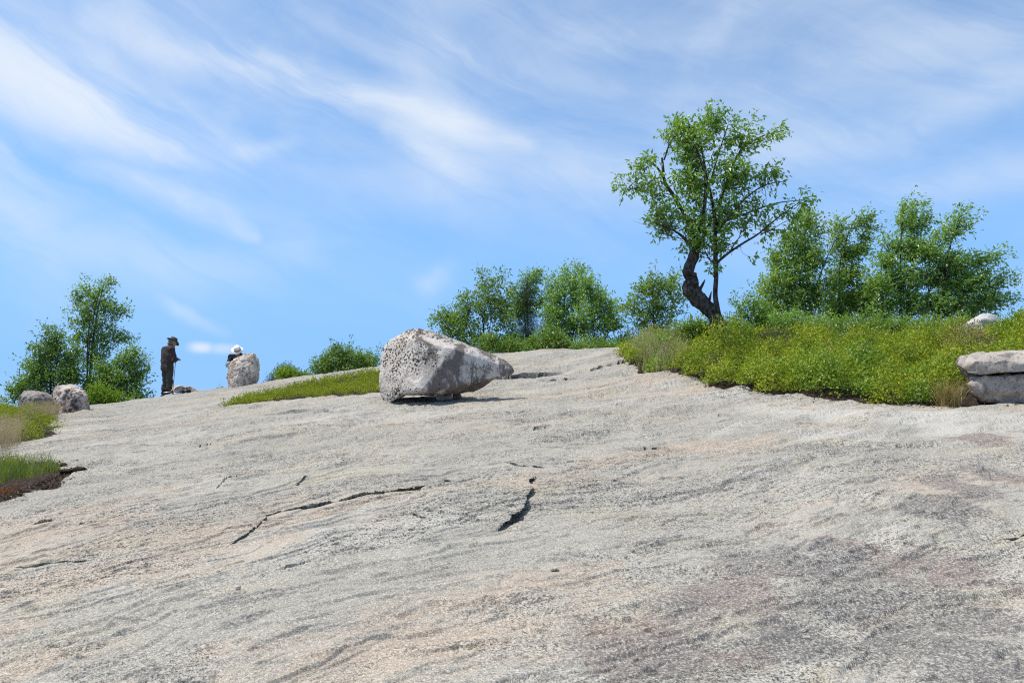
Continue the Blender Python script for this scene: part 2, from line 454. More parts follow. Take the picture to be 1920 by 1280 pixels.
def build_ground():
    # denser towards the front, still one sheet that runs out to the horizon all round
    th = np.r_[np.linspace(-180, -42, 60, endpoint=False), np.linspace(-42, -36, 24, endpoint=False), np.linspace(-36, -21, 140, endpoint=False), np.linspace(-21, 2.5, 420, endpoint=False), np.linspace(2.5, 36, 310, endpoint=False),
               np.linspace(36, 42, 24, endpoint=False), np.linspace(42, 180, 60, endpoint=False)]
    dens = lambda rr: rr ** -1.75 * np.where((rr > 5.0) & (rr < 7.3), 2.6, 1.0) + .004
    rf = np.linspace(2.6, 25, 60000); cd = np.cumsum(dens(rf)); cd = (cd - cd[0]) / (cd[-1] - cd[0])
    r = np.r_[np.linspace(.15, 2.6, 22, endpoint=False), np.interp(np.linspace(0, 1, 740), cd, rf), np.geomspace(25.3, 45, 40), np.geomspace(47, 4000, 40)]
    T, R = np.meshgrid(np.radians(th), r)
    X = (R * np.sin(T)).ravel(); Y = (R * np.cos(T)).ravel()
    cz, ox, oy = crack_dz(X, Y)
    Z = base_z(X, Y) + relief(X, Y) + cz
    X = X + ox; Y = Y + oy
    nr, nt = len(r), len(th)
    i = np.arange(nr - 1)[:, None] * nt; j = np.arange(nt)[None]; j2 = (j + 1) % nt
    F = np.stack([i + j, i + j2, i + nt + j2, i + nt + j], -1).reshape(-1, 4)[:, ::-1]
    V = np.c_[X, Y, Z]
    # close the little hole at the middle
    V = np.r_[V, [[0, 0, float(base_z(0., 0.))]]]
    cap = np.stack([np.full(nt, len(V) - 1), np.full(nt, len(V) - 1), np.arange(nt), (np.arange(nt) + 1) % nt], -1)[:, [0, 3, 2, 1]]
    soil = np.zeros(len(V)); stain = np.zeros(len(V)); bleach = np.zeros(len(V))
    near = np.hypot(V[:, 0], V[:, 1]) < 34
    x, y = V[near, 0], V[near, 1]
    wob = fbm2(x * 2.5, y * 2.5, 4, 81) * 0.22
    s = np.full(len(x), -9.0)
    for pl, grow_ in ((BANK, -.12), (STRIP, -.10), (LEFTB, -.10), (LEFTG, 0)):
        s = np.maximum(s, poly_dist(x, y, pl) + grow_)
    soil[near] = sstep(s + wob * .6 + .06, -.05, .05)
    crest = base_z(x, y)
    back = sstep(np.hypot(x, y) + fbm2(x * .6, y * .6, 3, 83) * 1.5, 22.5, 25.0)
    soil[near] = np.maximum(soil[near], back); soil[~near] = 1
    st = np.zeros(len(x))
    for u, v, rr in STAINS:
        c = G(u, v); st = np.maximum(st, np.exp(-((x - c[0]) ** 2 + (y - c[1]) ** 2) / (rr * .8) ** 2))
    stain[near] = st
    bl = np.zeros(len(x))
    for u, v, rr in ((1330, 748, .7), (1480, 772, .8), (1620, 785, .9), (1760, 790, .9), (1880, 790, .7), (1240, 725, .6), (1560, 815, .6)):
        c = G(u, v); bl = np.maximum(bl, np.exp(-((x - c[0]) ** 2 + (y - c[1]) ** 2) / (rr * .8) ** 2))
    bleach[near] = bl
    o = mesh_np('ground', V, F, None, attrs={'soil': soil, 'stain': stain, 'bleach': bleach})
    me = o.data; nz = np.empty(len(me.polygons) * 3, np.float32); me.polygons.foreach_get('normal', nz)
    me.polygons.foreach_set('use_smooth', nz.reshape(-1, 3)[:, 2] > .55)     # fracture faces keep their hard edges
    o['kind'] = 'structure'
    tag(o, 'pale grey weathered granite dome with cracks and stains, rising to a ridge', 'rock ground')
    return o


def mat_new(name):
    m = bpy.data.materials.new(name); m.use_nodes = True; m.node_tree.nodes.clear(); return m, NT(m.node_tree)


def finish(m, k, shader, disp=None):
    out = k.n('OutputMaterial', {'Surface': shader})
    return m


def pbsdf(k, color, rough=0.85, normal=None, spec=0.25):
    ins = {'Base Color': color, 'Roughness': rough, 'Specular IOR Level': spec}
    if normal is not None: ins['Normal'] = normal
    return k.n('BsdfPrincipled', ins).outputs[0]


def c4(*c): return tuple(c) + (1.0,)


def mat_granite_ground():
    m, k = mat_new('granite_ground')
    p = k.n('TexCoord').outputs['Object']
    rot = k.n('Mapping', {'Vector': p, 'Rotation': (0, 0, -math.atan2(FOL[1], FOL[0]))}).outputs[0]
    fol = k.vm('MULTIPLY', rot, (0.35, 1.0, 1.0))
    warp = k.vm('MULTIPLY', k.vm('SUBTRACT', k.ncol(p, 0.8, 3), (.5, .5, .5)), (.9, .9, .9))
    folw = k.vm('ADD', fol, warp)
    big = k.noise(folw, 0.9, 5, .6)
    mid = k.noise(folw, 3.6, 6, .65)
    tone = k.mix(k.step(big, .30, .70), c4(.297, .274, .229), c4(.405, .375, .317))
    tone = k.mix(k.m('MULTIPLY', k.step(mid, .44, .66), .8), tone, c4(.225, .208, .175))
    pale = k.noise(folw, 1.7, 5, .7)
    tone = k.mix(k.m('MULTIPLY', k.step(pale, .54, .70), .7), tone, c4(.47, .44, .38))
    ba = k.n('Attribute', attribute_name='bleach').outputs['Fac']
    tone = k.mix(k.m('MULTIPLY', k.step(k.m('MULTIPLY_ADD', ba, .45, pale), .66, .92), .55), tone, c4(.54, .515, .46))
    # feldspar-rich pink and buff areas, ochre lichen
    pk = k.noise(k.vm('ADD', k.vm('MULTIPLY', folw, (1, 1, 1)), (7.3, 2.1, 0)), .8, 6, .7)
    tone = k.mix(k.m('MULTIPLY', k.step(pk, .50, .64), .68), tone, c4(.42, .315, .225))
    yl = k.noise(k.vm('ADD', folw, (21.3, 9.1, 3)), 1.9, 6, .7)
    tone = k.mix(k.m('MULTIPLY', k.step(yl, .52, .66), .5), tone, c4(.405, .35, .23))
    orr = k.noise(k.vm('ADD', p, (3.3, 5.1, 0)), 4.2, 5, .7)
    tone = k.mix(k.m('MULTIPLY', k.step(orr, .70, .76), .75), tone, c4(.56, .27, .13))
    # crystals: light and dark grains from a few millimetres to a few centimetres across
    g1 = k.noise(p, 150, 2, .7); g2 = k.noise(k.vm('ADD', p, (5, 5, 5)), 72, 2, .8); g3 = k.noise(k.vm('MULTIPLY', rot, (.7, 1, 1)), 26, 3, .8)
    lich = k.noise(k.vm('ADD', folw, (2.2, 8, 1)), 1.5, 5, .68)
    dark_amt = k.step(lich, .40, .60, .10, 1.0)
    tone = k.mix(k.m('MULTIPLY', k.step(g2, .46, .36), .60), tone, c4(.60, .56, .485))
    tone = k.mix(k.m('MULTIPLY', k.step(g2, .545, .59), k.m('MULTIPLY', dark_amt, 1.0)), tone, c4(.055, .052, .046))
    tone = k.mix(k.m('MULTIPLY', k.step(g1, .56, .62), .72), tone, c4(.085, .08, .07))
    tone = k.mix(k.m('MULTIPLY', k.step(g1, .44, .36), .45), tone, c4(.62, .585, .51))
    tone = k.mix(k.m('MULTIPLY', k.step(g3, .57, .61), k.m('MULTIPLY', dark_amt, .8)), tone, c4(.075, .072, .066))
    # streaks of black algae and lichen along the foliation
    st = k.noise(k.vm('MULTIPLY', folw, (.55, 1.7, 1)), 4.0, 6, .72)
    tone = k.mix(k.m('MULTIPLY', k.step(st, .58, .66), k.m('MULTIPLY', k.step(g2, .42, .56, .35, 1.0), .75)), tone, c4(.10, .097, .09))
    # purplish grey water stains
    sa = k.n('Attribute', attribute_name='stain').outputs['Fac']
    sn = k.noise(k.vm('ADD', p, warp), 2.4, 7, .7)
    smask = k.m('MULTIPLY', k.step(k.m('MULTIPLY_ADD', sa, .42, sn), .69, .82), k.step(g2, .42, .53, .28, 1.0))
    scol = k.mix(k.step(k.noise(p, .9, 2), .4, .6), c4(.185, .135, .115), c4(.12, .112, .105))
    tone = k.mix(k.m('MULTIPLY', smask, .85), tone, scol)
    tone = k.mix(k.m('MULTIPLY', k.step(g1, .42, .33), k.m('MULTIPLY', smask, .6)), tone, c4(.48, .45, .41))
    tone = k.mix(k.m('MULTIPLY', k.step(g3, .55, .62), k.m('MULTIPLY', smask, .7)), tone, c4(.06, .055, .052))
    # humus, needles and rootlets where the plants grow
    so_ = k.n('Attribute', attribute_name='soil').outputs['Fac']
    sol = k.mix(k.step(k.noise(p, 30, 4, .7), .4, .62), c4(.014, .010, .007), c4(.055, .036, .025))
    smix = k.step(k.m('MULTIPLY_ADD', k.m('SUBTRACT', k.noise(p, 14, 4, .6), .5), .5, so_), .42, .58)
    col = k.mix(smix, tone, sol)
    h = k.m('ADD', k.m('MULTIPLY', g2, .003), k.m('ADD', k.m('MULTIPLY', g3, .004), k.m('MULTIPLY', mid, .008)))
    h = k.m('MULTIPLY_ADD', smix, .03, h)
    b = k.n('Bump', {'Height': h, 'Strength': .32, 'Distance': 1.0}).outputs[0]
    return finish(m, k, pbsdf(k, col, .88, b, .2))


def mat_boulder(name, light, pink, spot_amt, stain_shade_amt, spot_scale=17, aspect_bias=0.0):
    m, k = mat_new(name)
    tc = k.n('TexCoord').outputs['Object']
    p = k.vm('ADD', tc, k.vm('MULTIPLY', k.vm('SUBTRACT', k.ncol(tc, 6, 3), (.5, .5, .5)), (.06, .06, .06)))
    tone = k.mix(k.step(k.noise(p, 3.5, 5, .65), .36, .66), c4(*light), c4(*pink))
    tone = k.mix(k.m('MULTIPLY', k.step(k.noise(p, 7, 6, .7), .54, .70), .6), tone, c4(light[0] * .55, light[1] * .53, light[2] * .5))
    g = k.noise(tc, 70, 4, .75)
    tone = k.mix(k.m('MULTIPLY', k.step(g, .54, .66), .45), tone, c4(.13, .115, .10))
    tone = k.mix(k.m('MULTIPLY', k.step(g, .46, .34), .4), tone, c4(.72, .69, .66))
    # black crustose lichen: rounded spots that gather into colonies
    vo = k.n('TexVoronoi', {'Vector': p, 'Scale': spot_scale, 'Randomness': 1.0}, feature='F1')
    nx = k.n('SeparateXYZ', {0: k.n('NewGeometry').outputs['Normal']}).outputs[0]
    size = k.step(k.m('MULTIPLY_ADD', nx, -aspect_bias, k.noise(k.vm('ADD', tc, (4, 1, 2)), 3.2, 4, .6)), .40, .64, .02, .46)
    sp = k.step(k.m('SUBTRACT', k.m('MULTIPLY_ADD', k.m('SUBTRACT', k.noise(tc, 45, 3), .5), .30, size), vo.outputs['Distance']), -.03, .05)
    vo2 = k.n('TexVoronoi', {'Vector': p, 'Scale': spot_scale * 2.1, 'Randomness': 1.0}, feature='F1')
    size2 = k.step(k.m('MULTIPLY_ADD', nx, -aspect_bias, k.noise(k.vm('ADD', tc, (8, 3, 2)), 4.2, 4, .6)), .42, .62, .02, .44)
    sp2 = k.step(k.m('SUBTRACT', k.m('MULTIPLY_ADD', k.m('SUBTRACT', k.noise(tc, 60, 3), .5), .3, size2), vo2.outputs['Distance']), -.03, .06)
    spots = k.m('MULTIPLY', k.m('MAXIMUM', sp, sp2), spot_amt)

    sn = k.m('MULTIPLY_ADD', nx, aspect_bias * 1.7, k.noise(k.vm('MULTIPLY', p, (1.6, 1.6, .8)), 2.6, 6, .68))  # brown stain, biased to right-facing sides so their shade is painted in
    stain_shade = k.m('MULTIPLY', k.step(sn, .50, .62), stain_shade_amt)
    tone = k.mix(stain_shade, tone, c4(.135, .105, .088))
    tone = k.mix(spots, tone, c4(.035, .032, .032))
    h = k.m('ADD', k.m('MULTIPLY', g, .007), k.m('MULTIPLY', k.noise(tc, 24, 6, .7), .022))
    b = k.n('Bump', {'Height': h, 'Strength': .8, 'Distance': 1.0}).outputs[0]
    return finish(m, k, pbsdf(k, tone, .9, b, .15))


def mat_leaf(name, c0, c1, c2, trans=.45, gloss=.10, pos=2.2, per_leaf=.55):
    """three leaf colours mixed leaf by leaf and in drifts across the plant"""
    m, k = mat_new(name)
    rnd = k.n('NewGeometry').outputs['Random Per Island']
    p = k.n('TexCoord').outputs['Object']
    drift = k.noise(p, pos, 3, .6)
    f = k.m('MULTIPLY_ADD', rnd, per_leaf, k.m('MULTIPLY_ADD', drift, 2.25 - per_leaf, -.90 + per_leaf * .5), clamp=True)
    ramp = k.n('ValToRGB', {'Fac': f}); e = ramp.color_ramp.elements
    e[0].position = .12; e[0].color = c4(*c0); e[1].position = .9; e[1].color = c4(*c2)
    mid = e.new(.5); mid.color = c4(*c1)
    col = ramp.outputs[0]
    df = k.n('BsdfDiffuse', {'Color': col}).outputs[0]
    tcol = k.mix(1.0, col, c4(1.25, 1.35, .55), 'MULTIPLY')
    tr = k.n('BsdfTranslucent', {'Color': tcol}).outputs[0]
    sh = k.n('MixShader', {0: trans, 1: df, 2: tr}).outputs[0]
    gl = k.n('BsdfGlossy', {'Color': c4(.75, .8, .8), 'Roughness': .45}).outputs[0]
    sh = k.n('MixShader', {0: gloss * .85, 1: sh, 2: gl}).outputs[0]
    return finish(m, k, sh)


def mat_simple(name, c0, c1, scale=8, rough=.9, bump=.0, stretch=(1, 1, 1), spec=.2, metallic=0.0, bdist=.01):
    m, k = mat_new(name)
    p = k.vm('MULTIPLY', k.n('TexCoord').outputs['Object'], stretch)
    n = k.noise(p, scale, 6, .65)
    col = k.mix(k.step(n, .35, .65), c4(*c0), c4(*c1))
    nrm = None
    if bump: nrm = k.n('Bump', {'Height': n, 'Strength': bump, 'Distance': bdist}).outputs[0]
    ins = {'Base Color': col, 'Roughness': rough, 'Specular IOR Level': spec, 'Metallic': metallic}
    if nrm is not None: ins['Normal'] = nrm
    return finish(m, k, k.n('BsdfPrincipled', ins).outputs[0])


M = {}
M['ground'] = mat_granite_ground()
M['boulder'] = mat_boulder('speckled_granite', (.64, .59, .52), (.55, .465, .39), .95, .9, 26, .11)
M['stone'] = mat_boulder('buff_granite', (.60, .52, .44), (.55, .43, .33), .5, .7, 11)
M['greystone'] = mat_boulder('grey_granite', (.33, .30, .27), (.27, .225, .195), .7, .8, 12)
M['mottled'] = mat_boulder('mottled_granite', (.58, .50, .42), (.50, .40, .32), .8, .85, 9)
M['palestone'] = mat_boulder('pale_granite', (.55, .53, .50), (.52, .47, .42), .15, .2, 12)
M['slab'] = mat_boulder('slab_granite', (.47, .42, .36), (.37, .31, .26), .3, .7, 12)
M['darkmoss'] = mat_simple('dark_moss', (.012, .011, .007), (.05, .04, .02), 40, 1, .8)
M['bark'] = mat_simple('rough_bark', (.03, .024, .02), (.15, .128, .112), 26, .95, 1.0, (1, 1, .35), .1, 0, .05)
M['twig'] = mat_simple('twig_bark', (.07, .055, .045), (.14, .115, .09), 20, .9)
M['twigdark'] = mat_simple('dark_twig_bark', (.06, .05, .04), (.11, .09, .075), 20, .9)  # darker bark colour for branches and twigs of trees and bushes
M['cherry'] = mat_leaf('cherry_leaf', (0.138, 0.257, 0.026), (0.211, 0.348, 0.036), (0.307, 0.444, 0.052), .44, .10, 1.6)
M['oak'] = mat_leaf('oak_leaf', (0.125, 0.221, 0.031), (0.192, 0.297, 0.042), (0.265, 0.379, 0.052), .38, .08, 1.0)
M['birch'] = mat_leaf('birch_leaf', (0.148, 0.252, 0.040), (0.227, 0.344, 0.055), (0.317, 0.437, 0.072), .45, .08, 1.0)
M['bluegreen'] = mat_leaf('blue_green_leaf', (0.170, 0.294, 0.061), (0.248, 0.388, 0.077), (0.346, 0.487, 0.099), .45, .10, 1.0)
M['conifer'] = mat_leaf('conifer_needle', (0.023, 0.056, 0.017), (0.041, 0.087, 0.023), (0.071, 0.128, 0.031), .15, .05, 1.2)
M['heath'] = mat_leaf('huckleberry_leaf', (0.175, 0.243, 0.022), (0.319, 0.366, 0.030), (0.447, 0.431, 0.036), .36, .03, 3.2, .34)
M['heath2'] = mat_leaf('blueberry_leaf', (0.190, 0.239, 0.021), (0.260, 0.298, 0.024), (0.330, 0.347, 0.033), .36, .02, 1.6)
M['brightbush'] = mat_leaf('sunny_bush_leaf', (0.158, 0.254, 0.027), (0.236, 0.339, 0.031), (0.328, 0.400, 0.041), .36, .04, 3.0, .40)
M['russet'] = mat_leaf('russet_leaf', (0.205, 0.174, 0.061), (0.276, 0.205, 0.092), (0.307, 0.266, 0.113), .35, .05, 2)
M['drygrass'] = mat_leaf('dry_grass', (.36, .28, .19), (.44, .34, .25), (.50, .40, .30), .25, .05, 2)
M['litter'] = mat_leaf('leaf_litter', (.03, .018, .012), (.09, .055, .035), (.19, .12, .075), .1, .02, 3)
M['straw'] = mat_leaf('straw', (.20, .17, .05), (.33, .25, .10), (.45, .33, .16), .25, .05, 3)
M['grass'] = mat_leaf('green_grass', (.11, .17, .022), (.18, .24, .03), (.32, .32, .06), .4, .06, 3)
M['redmoss'] = mat_leaf('red_sorrel', (.20, .06, .03), (.26, .10, .05), (.22, .14, .07), .3, .03, 4)

ground = build_ground()
ground.data.materials.append(M['ground'])

# ------------------------------------------------------------------ boulders
def hull_stone(name, pts, mat, voxel, amp=.03, fine=.008, smooth=3, seed=1, dents=()):
    """a boulder from the corner points of its faces: hull, remeshed, edges worn round, surface broken up"""
    hulls = [np.asarray(h, float) for h in (pts if isinstance(pts[0], list) else [pts])]
    pts = np.concatenate(hulls); c = pts.mean(0); c[2] = pts[:, 2].min()
    bm = bmesh.new()
    for hp in hulls:
        vs = [bm.verts.new(q) for q in hp - c]
        r = bmesh.ops.convex_hull(bm, input=vs)
        dead = {g for key in ('geom_interior', 'geom_unused') for g in r[key] if isinstance(g, bmesh.types.BMVert)}
        for g in dead:
            if g.is_valid: bm.verts.remove(g)
    bmesh.ops.recalc_face_normals(bm, faces=bm.faces)
    me = bpy.data.meshes.new('tmp'); bm.to_mesh(me); bm.free()
    o = bpy.data.objects.new('tmp', me); COL.objects.link(o)
    md = o.modifiers.new('r', 'REMESH'); md.mode = 'VOXEL'; md.voxel_size = voxel
    dg = bpy.context.evaluated_depsgraph_get(); ev = o.evaluated_get(dg); m2 = ev.to_mesh()
    bm = bmesh.new(); bm.from_mesh(m2); ev.to_mesh_clear()
    for _ in range(smooth):
        bmesh.ops.smooth_vert(bm, verts=bm.verts, factor=.5, use_axis_x=True, use_axis_y=True, use_axis_z=True)
    bmesh.ops.triangulate(bm, faces=bm.faces)
    bm.normal_update()
    V = np.array([v.co[:] for v in bm.verts]); N = np.array([v.normal[:] for v in bm.verts])
    F = np.array([[v.index for v in f.verts] for f in bm.faces])
    bm.free(); bpy.data.objects.remove(o); bpy.data.meshes.remove(me)
    size = np.ptp(V, axis=0).max()
    q = V / size * 3.0 + seed * 7.7
    d = amp * fbm3(q * 1.0, 3, seed) + amp * .6 * (sstep(fbm3(q * 1.6, 2, seed + 9), .05, .12) - .5) + fine * fbm3(q * 7, 3, seed + 4)
    V = V + N * d[:, None]
    for (p, rad, vec) in dents:
        w = np.exp(-((V + c - np.asarray(p)) ** 2).sum(1) / rad ** 2); V = V + np.asarray(vec)[None] * w[:, None]
    ob = mesh_np(name, V, F, mat); ob.location = c
    return ob


def Ppts(lst, y0): return [P(u, v, y0 + dy) for u, v, dy in lst]


yb = G(725, 757)[1] + .16
BOULDER = [(776, 637, -.27), (788, 733, -.50),
           (711, 690, .05), (715, 655, .10), (713, 732, -.01), (716, 742, -.06), (766, 729, -.39),
           (729, 637, .08), (748, 626, .05), (767, 617, .10), (787, 614, .1), (803, 618, .08), (868, 641, .05),
           (930, 666, .1), (950, 677, .1), (962, 689, .08), (966, 694, .07), (966, 699, .06), (958, 704, .03),
           (850, 654, -.27), (938, 684, -.01), (822, 737, -.32), (865, 738, -.05), (887, 735, .09), (903, 724, .12), (915, 714, .12),
           (740, 690, .55), (790, 650, .62), (850, 670, .52), (900, 690, .38), (800, 738, .5), (745, 738, .45), (860, 733, .42)]
FOOT = [(712, 715, .03), (713, 738, -.02), (719, 752, -.08), (729, 757.5, -.16), (746, 744, -.27), (765, 729, -.37), (735, 725, -.2), (762, 712, -.32),
        (742, 753, .1), (724, 750, .3), (730, 722, .3), (768, 737, .15), (770, 725, .2)]
bo = hull_stone('balanced_boulder', [Ppts(BOULDER, yb), Ppts(FOOT, yb)], M['boulder'], .014, .014, .006, 1, 3,
                dents=[(P(930, 720, yb + .05), .13, (0, 0, .055))])
tag(bo, 'large pale boulder peppered with black lichen, pointed snout overhanging the rock', 'boulder')


def pebble_at(name, u, v, w, d, h, mat, label, cat='stone', seed=1, rot=0, sink=.15, dy=0.0, base=None):
    g = G(u, v); x, y = g[0], g[1] + dy; z = ground_z(x, y) if base is None else base
    r = np.random.default_rng(seed); n = 26
    q = r.normal(size=(n, 3)); q /= np.linalg.norm(q, axis=1)[:, None]
    q[:, 2] = np.sign(q[:, 2]) * np.abs(q[:, 2]) ** .8
    q = q * np.array((w / 2, d / 2, h / 2)); cr, sr = math.cos(rot), math.sin(rot)
    q = np.c_[q[:, 0] * cr - q[:, 1] * sr, q[:, 0] * sr + q[:, 1] * cr, q[:, 2]]
    o = hull_stone(name, q + np.array((x, y, z + h / 2 - h * sink)), mat, max(w, h) / 22, w * .03, w * .012, 2, seed)
    return tag(o, label, cat)


pebble_at('chock_stone', 832, 753, .25, .22, .16, M['slab'], 'small rounded chock stone wedged under the big speckled boulder', seed=4)
pebble_at('chock_stone', 858, 752, .16, .16, .17, M['slab'], 'darker chock stone in the shade behind the rounded one under the boulder', seed=7, dy=.12)
pebble_at('pebble', 446, 1119, .035, .03, .03, M['stone'], 'lone buff pebble on bare rock below the long crack', 'pebble', 2)
pebble_at('stone_flake', 1042, 1069, .065, .04, .022, M['greystone'], 'thin dark grey stone flake on bare rock near the middle', 'stone', 5)
pebble_at('pebble', 1063 + 446, 1188, .03, .02, .018, M['greystone'], 'small dark pebble lying among the purplish stains', 'pebble', 8)

# rocks along the left skyline
yl = G(130, 777)[1] + .35
o = hull_stone('block_boulder', Ppts([(98, 735, -.25), (104, 724, -.1), (130, 722, -.05), (155, 725, -.05), (163, 742, -.3), (168, 768, -.2), (165, 775, -.3), (140, 782, -.35),
               (108, 783, -.3), (99, 770, -.2), (128, 730, -.32), (130, 760, -.42), (105, 730, .4), (150, 730, .45), (165, 770, .4), (105, 775, .4), (130, 723, .35)], yl), M['mottled'], .02, .03, .01, 3, 12)
tag(o, 'squarish buff boulder mottled with dark lichen, beside the left bushes', 'boulder')
yl2 = G(90, 790)[1] + 1.2
o = hull_stone('low_boulder', Ppts([(36, 745, 0), (42, 735, .1), (60, 731, 0), (85, 733, 0), (99, 745, -.1), (100, 770, -.1), (60, 772, -.3), (36, 770, 0), (70, 745, -.35), (60, 733, .6), (95, 745, .6), (40, 768, .6)], yl2), M['greystone'], .022, .03, .01, 3, 15)
tag(o, 'low dark grey boulder half hidden behind mauve dry grass', 'boulder')

# upright stone in front of the person in the white hat
ys = 19.6
STAND = [(427, 707, 0), (426, 717, 0), (428, 731, 0), (445, 733, -.22), (470, 730, -.22), (481, 726, -.1), (485, 708, 0), (486, 684, 0), (482, 670, .05), (477, 660, 0), (475, 661, -.12), (478, 700, -.22), (476, 725, -.22),
         (458, 664, -.05), (436, 675, -.02), (430, 684, 0), (450, 690, -.26), (445, 680, -.18), (462, 700, -.3), (440, 715, -.26), (478, 664, .3), (484, 700, .35), (440, 680, .3), (430, 725, .35), (480, 722, .35), (450, 668, .3)]
o = hull_stone('standing_stone', Ppts(STAND, ys), M['stone'], .018, .03, .01, 2, 21)
tag(o, 'upright buff boulder on the skyline with a person behind it', 'boulder')
STAND_Y = ys
ym = 21.2
o = hull_stone('low_rock', Ppts([(316, 735, 0), (320, 724, .1), (340, 722, 0), (362, 726, 0), (372, 735, 0), (370, 742, -.1), (345, 748, -.3), (316, 748, -.1), (340, 728, -.2), (330, 724, .5), (365, 732, .5), (320, 742, .5), (370, 742, .4)], ym), M['stone'], .02, .03, .01, 2, 25)
tag(o, 'low broken rock with dark top just behind the tripod', 'rock')

# slabs stacked at the right edge and the pale stone on top of the bank
yr = G(1860, 764)[1] + .45
o = hull_stone('stacked_slab', Ppts([(1814, 704, -.2), (1818, 722, -.28), (1828, 738, -.25), (1845, 752, -.25), (1870, 758, -.3), (1960, 757, -.35), (2040, 750, -.3), (2060, 705, -.1), (1900, 701, -.42), (1850, 703, -.35), (1990, 702, -.4),
               (1870, 735, -.42), (1960, 735, -.45), (1820, 704, .5), (1840, 745, .45), (2050, 702, .6), (2030, 750, .5)], yr), M['slab'], .018, .045, .012, 1, 31)
tag(o, 'thick weathered grey slab at the right edge, lower of two stacked', 'rock slab', kind='thing')
o = hull_stone('stacked_slab', Ppts([(1797, 682, -.2), (1800, 672, -.15), (1820, 664, -.1), (1860, 661, -.15), (1960, 658, -.1), (2050, 662, 0), (2060, 690, -.2), (1990, 698, -.48), (1900, 700, -.5), (1850, 703, -.42), (1812, 702, -.3), (1830, 675, -.42), (1900, 672, -.5), (1800, 690, -.25),
               (1805, 675, .45), (1820, 702, .5), (2050, 665, .7), (2040, 698, .6), (1900, 660, .5)], yr), M['slab'], .018, .05, .012, 1, 36)
tag(o, 'flat pale grey slab at the right edge, topmost of two stacked', 'rock slab', kind='thing')
o = hull_stone('pale_stone', Ppts([(1804, 610, 0), (1820, 598, 0), (1842, 588, .1), (1864, 589, .1), (1877, 602, 0), (1876, 635, 0), (1808, 635, 0), (1840, 599, -.3), (1845, 635, -.35), (1840, 600, .5), (1870, 630, .5), (1815, 630, .5)], 14.2), M['palestone'], .02, .02, .008, 2, 41)
tag(o, 'pale bare stone showing above the shrub-covered bank', 'stone')
for (u, v, w, h, sd, lab) in ((118, 873, .10, .045, 51, 'tiny dark moss cushion alone on rock above the moss clumps'), (148, 890, .17, .07, 52, 'dark moss cushion at the tip of the soil edge'),
                              (124, 893, .16, .06, 53, 'brownish moss cushion between the grass and the dark one')):
    pebble_at('moss_cushion', u, v, w, w * .8, h, M['darkmoss'], lab, 'moss', sd)


# ------------------------------------------------------------------ leaves and twigs
def leaf_mesh(pos, dirs, length, width, rng, fold=.25, nrm=None):
    """one folded, pointed leaf (4 vertices, 2 triangles) per position"""
    n = len(pos); d = dirs / (np.linalg.norm(dirs, axis=1)[:, None] + 1e-9)
    u = rng.normal(size=(n, 3)) * .7
    if nrm is None: u[:, 2] += 1.0
    else: u = u * .8 + nrm
    side = np.cross(d, u); side /= np.linalg.norm(side, axis=1)[:, None] + 1e-9
    nor = np.cross(side, d)
    L = length[:, None]; W = width[:, None]
    a = pos; b = pos + d * L
    droop = nor * (-.10 * L)
    l = pos + d * L * .45 + side * W * .5 + nor * W * fold; r = pos + d * L * .45 - side * W * .5 + nor * W * fold
    V = np.stack([a, r, b + droop, l], 1).reshape(-1, 3)
    i = np.arange(n) * 4
    F = np.r_[np.c_[i, i + 1, i + 2], np.c_[i, i + 2, i + 3]]
    return V, F


def tube(pts, rad, sides=6, seed=0, rough=0.0):
    pts = np.asarray(pts, float); rad = np.asarray(rad, float); n = len(pts)
    tan = np.gradient(pts, axis=0); tan /= np.linalg.norm(tan, axis=1)[:, None] + 1e-9
    ref = np.array((0.31, .95, .05)) if abs(tan[:, 1]).mean() < .8 else np.array((1., 0, 0))
    a = np.cross(tan, ref); a /= np.linalg.norm(a, axis=1)[:, None] + 1e-9
    b = np.cross(tan, a)
    th = np.linspace(0, 2 * np.pi, sides, endpoint=False)
    V = pts[:, None] + rad[:, None, None] * (np.cos(th)[None, :, None] * a[:, None] + np.sin(th)[None, :, None] * b[:, None])
    V = V.reshape(-1, 3)
    if rough:
        c = np.repeat(pts, sides, axis=0); rr = np.repeat(rad, sides)
        w = fbm3(V * np.array((9, 9, 5)) + seed, 3, 5)
        V = c + (V - c) * (1 + rough * w)[:, None]
    i = np.arange(n - 1)[:, None] * sides; j = np.arange(sides)[None]; j2 = (j + 1) % sides
    F = np.stack([i + j, i + j2, i + sides + j2, i + sides + j], -1).reshape(-1, 4)
    V = np.r_[V, pts[:1], pts[-1:]]
    k = n * sides; jj = np.arange(sides); e = (n - 1) * sides
    caps = np.r_[np.c_[np.full(sides, k), (jj + 1) % sides, jj, np.full(sides, k)], np.c_[np.full(sides, k + 1), e + jj, e + (jj + 1) % sides, np.full(sides, k + 1)]]
    T = np.r_[F[:, [0, 1, 2]], F[:, [0, 2, 3]], caps[:, :3]]
    return V, T[:, ::-1]


def joinVF(lst):
    V, F, k = [], [], 0
    for v, f in lst:
        V.append(v); F.append(f + k); k += len(v)
    return np.concatenate(V), np.concatenate(F)


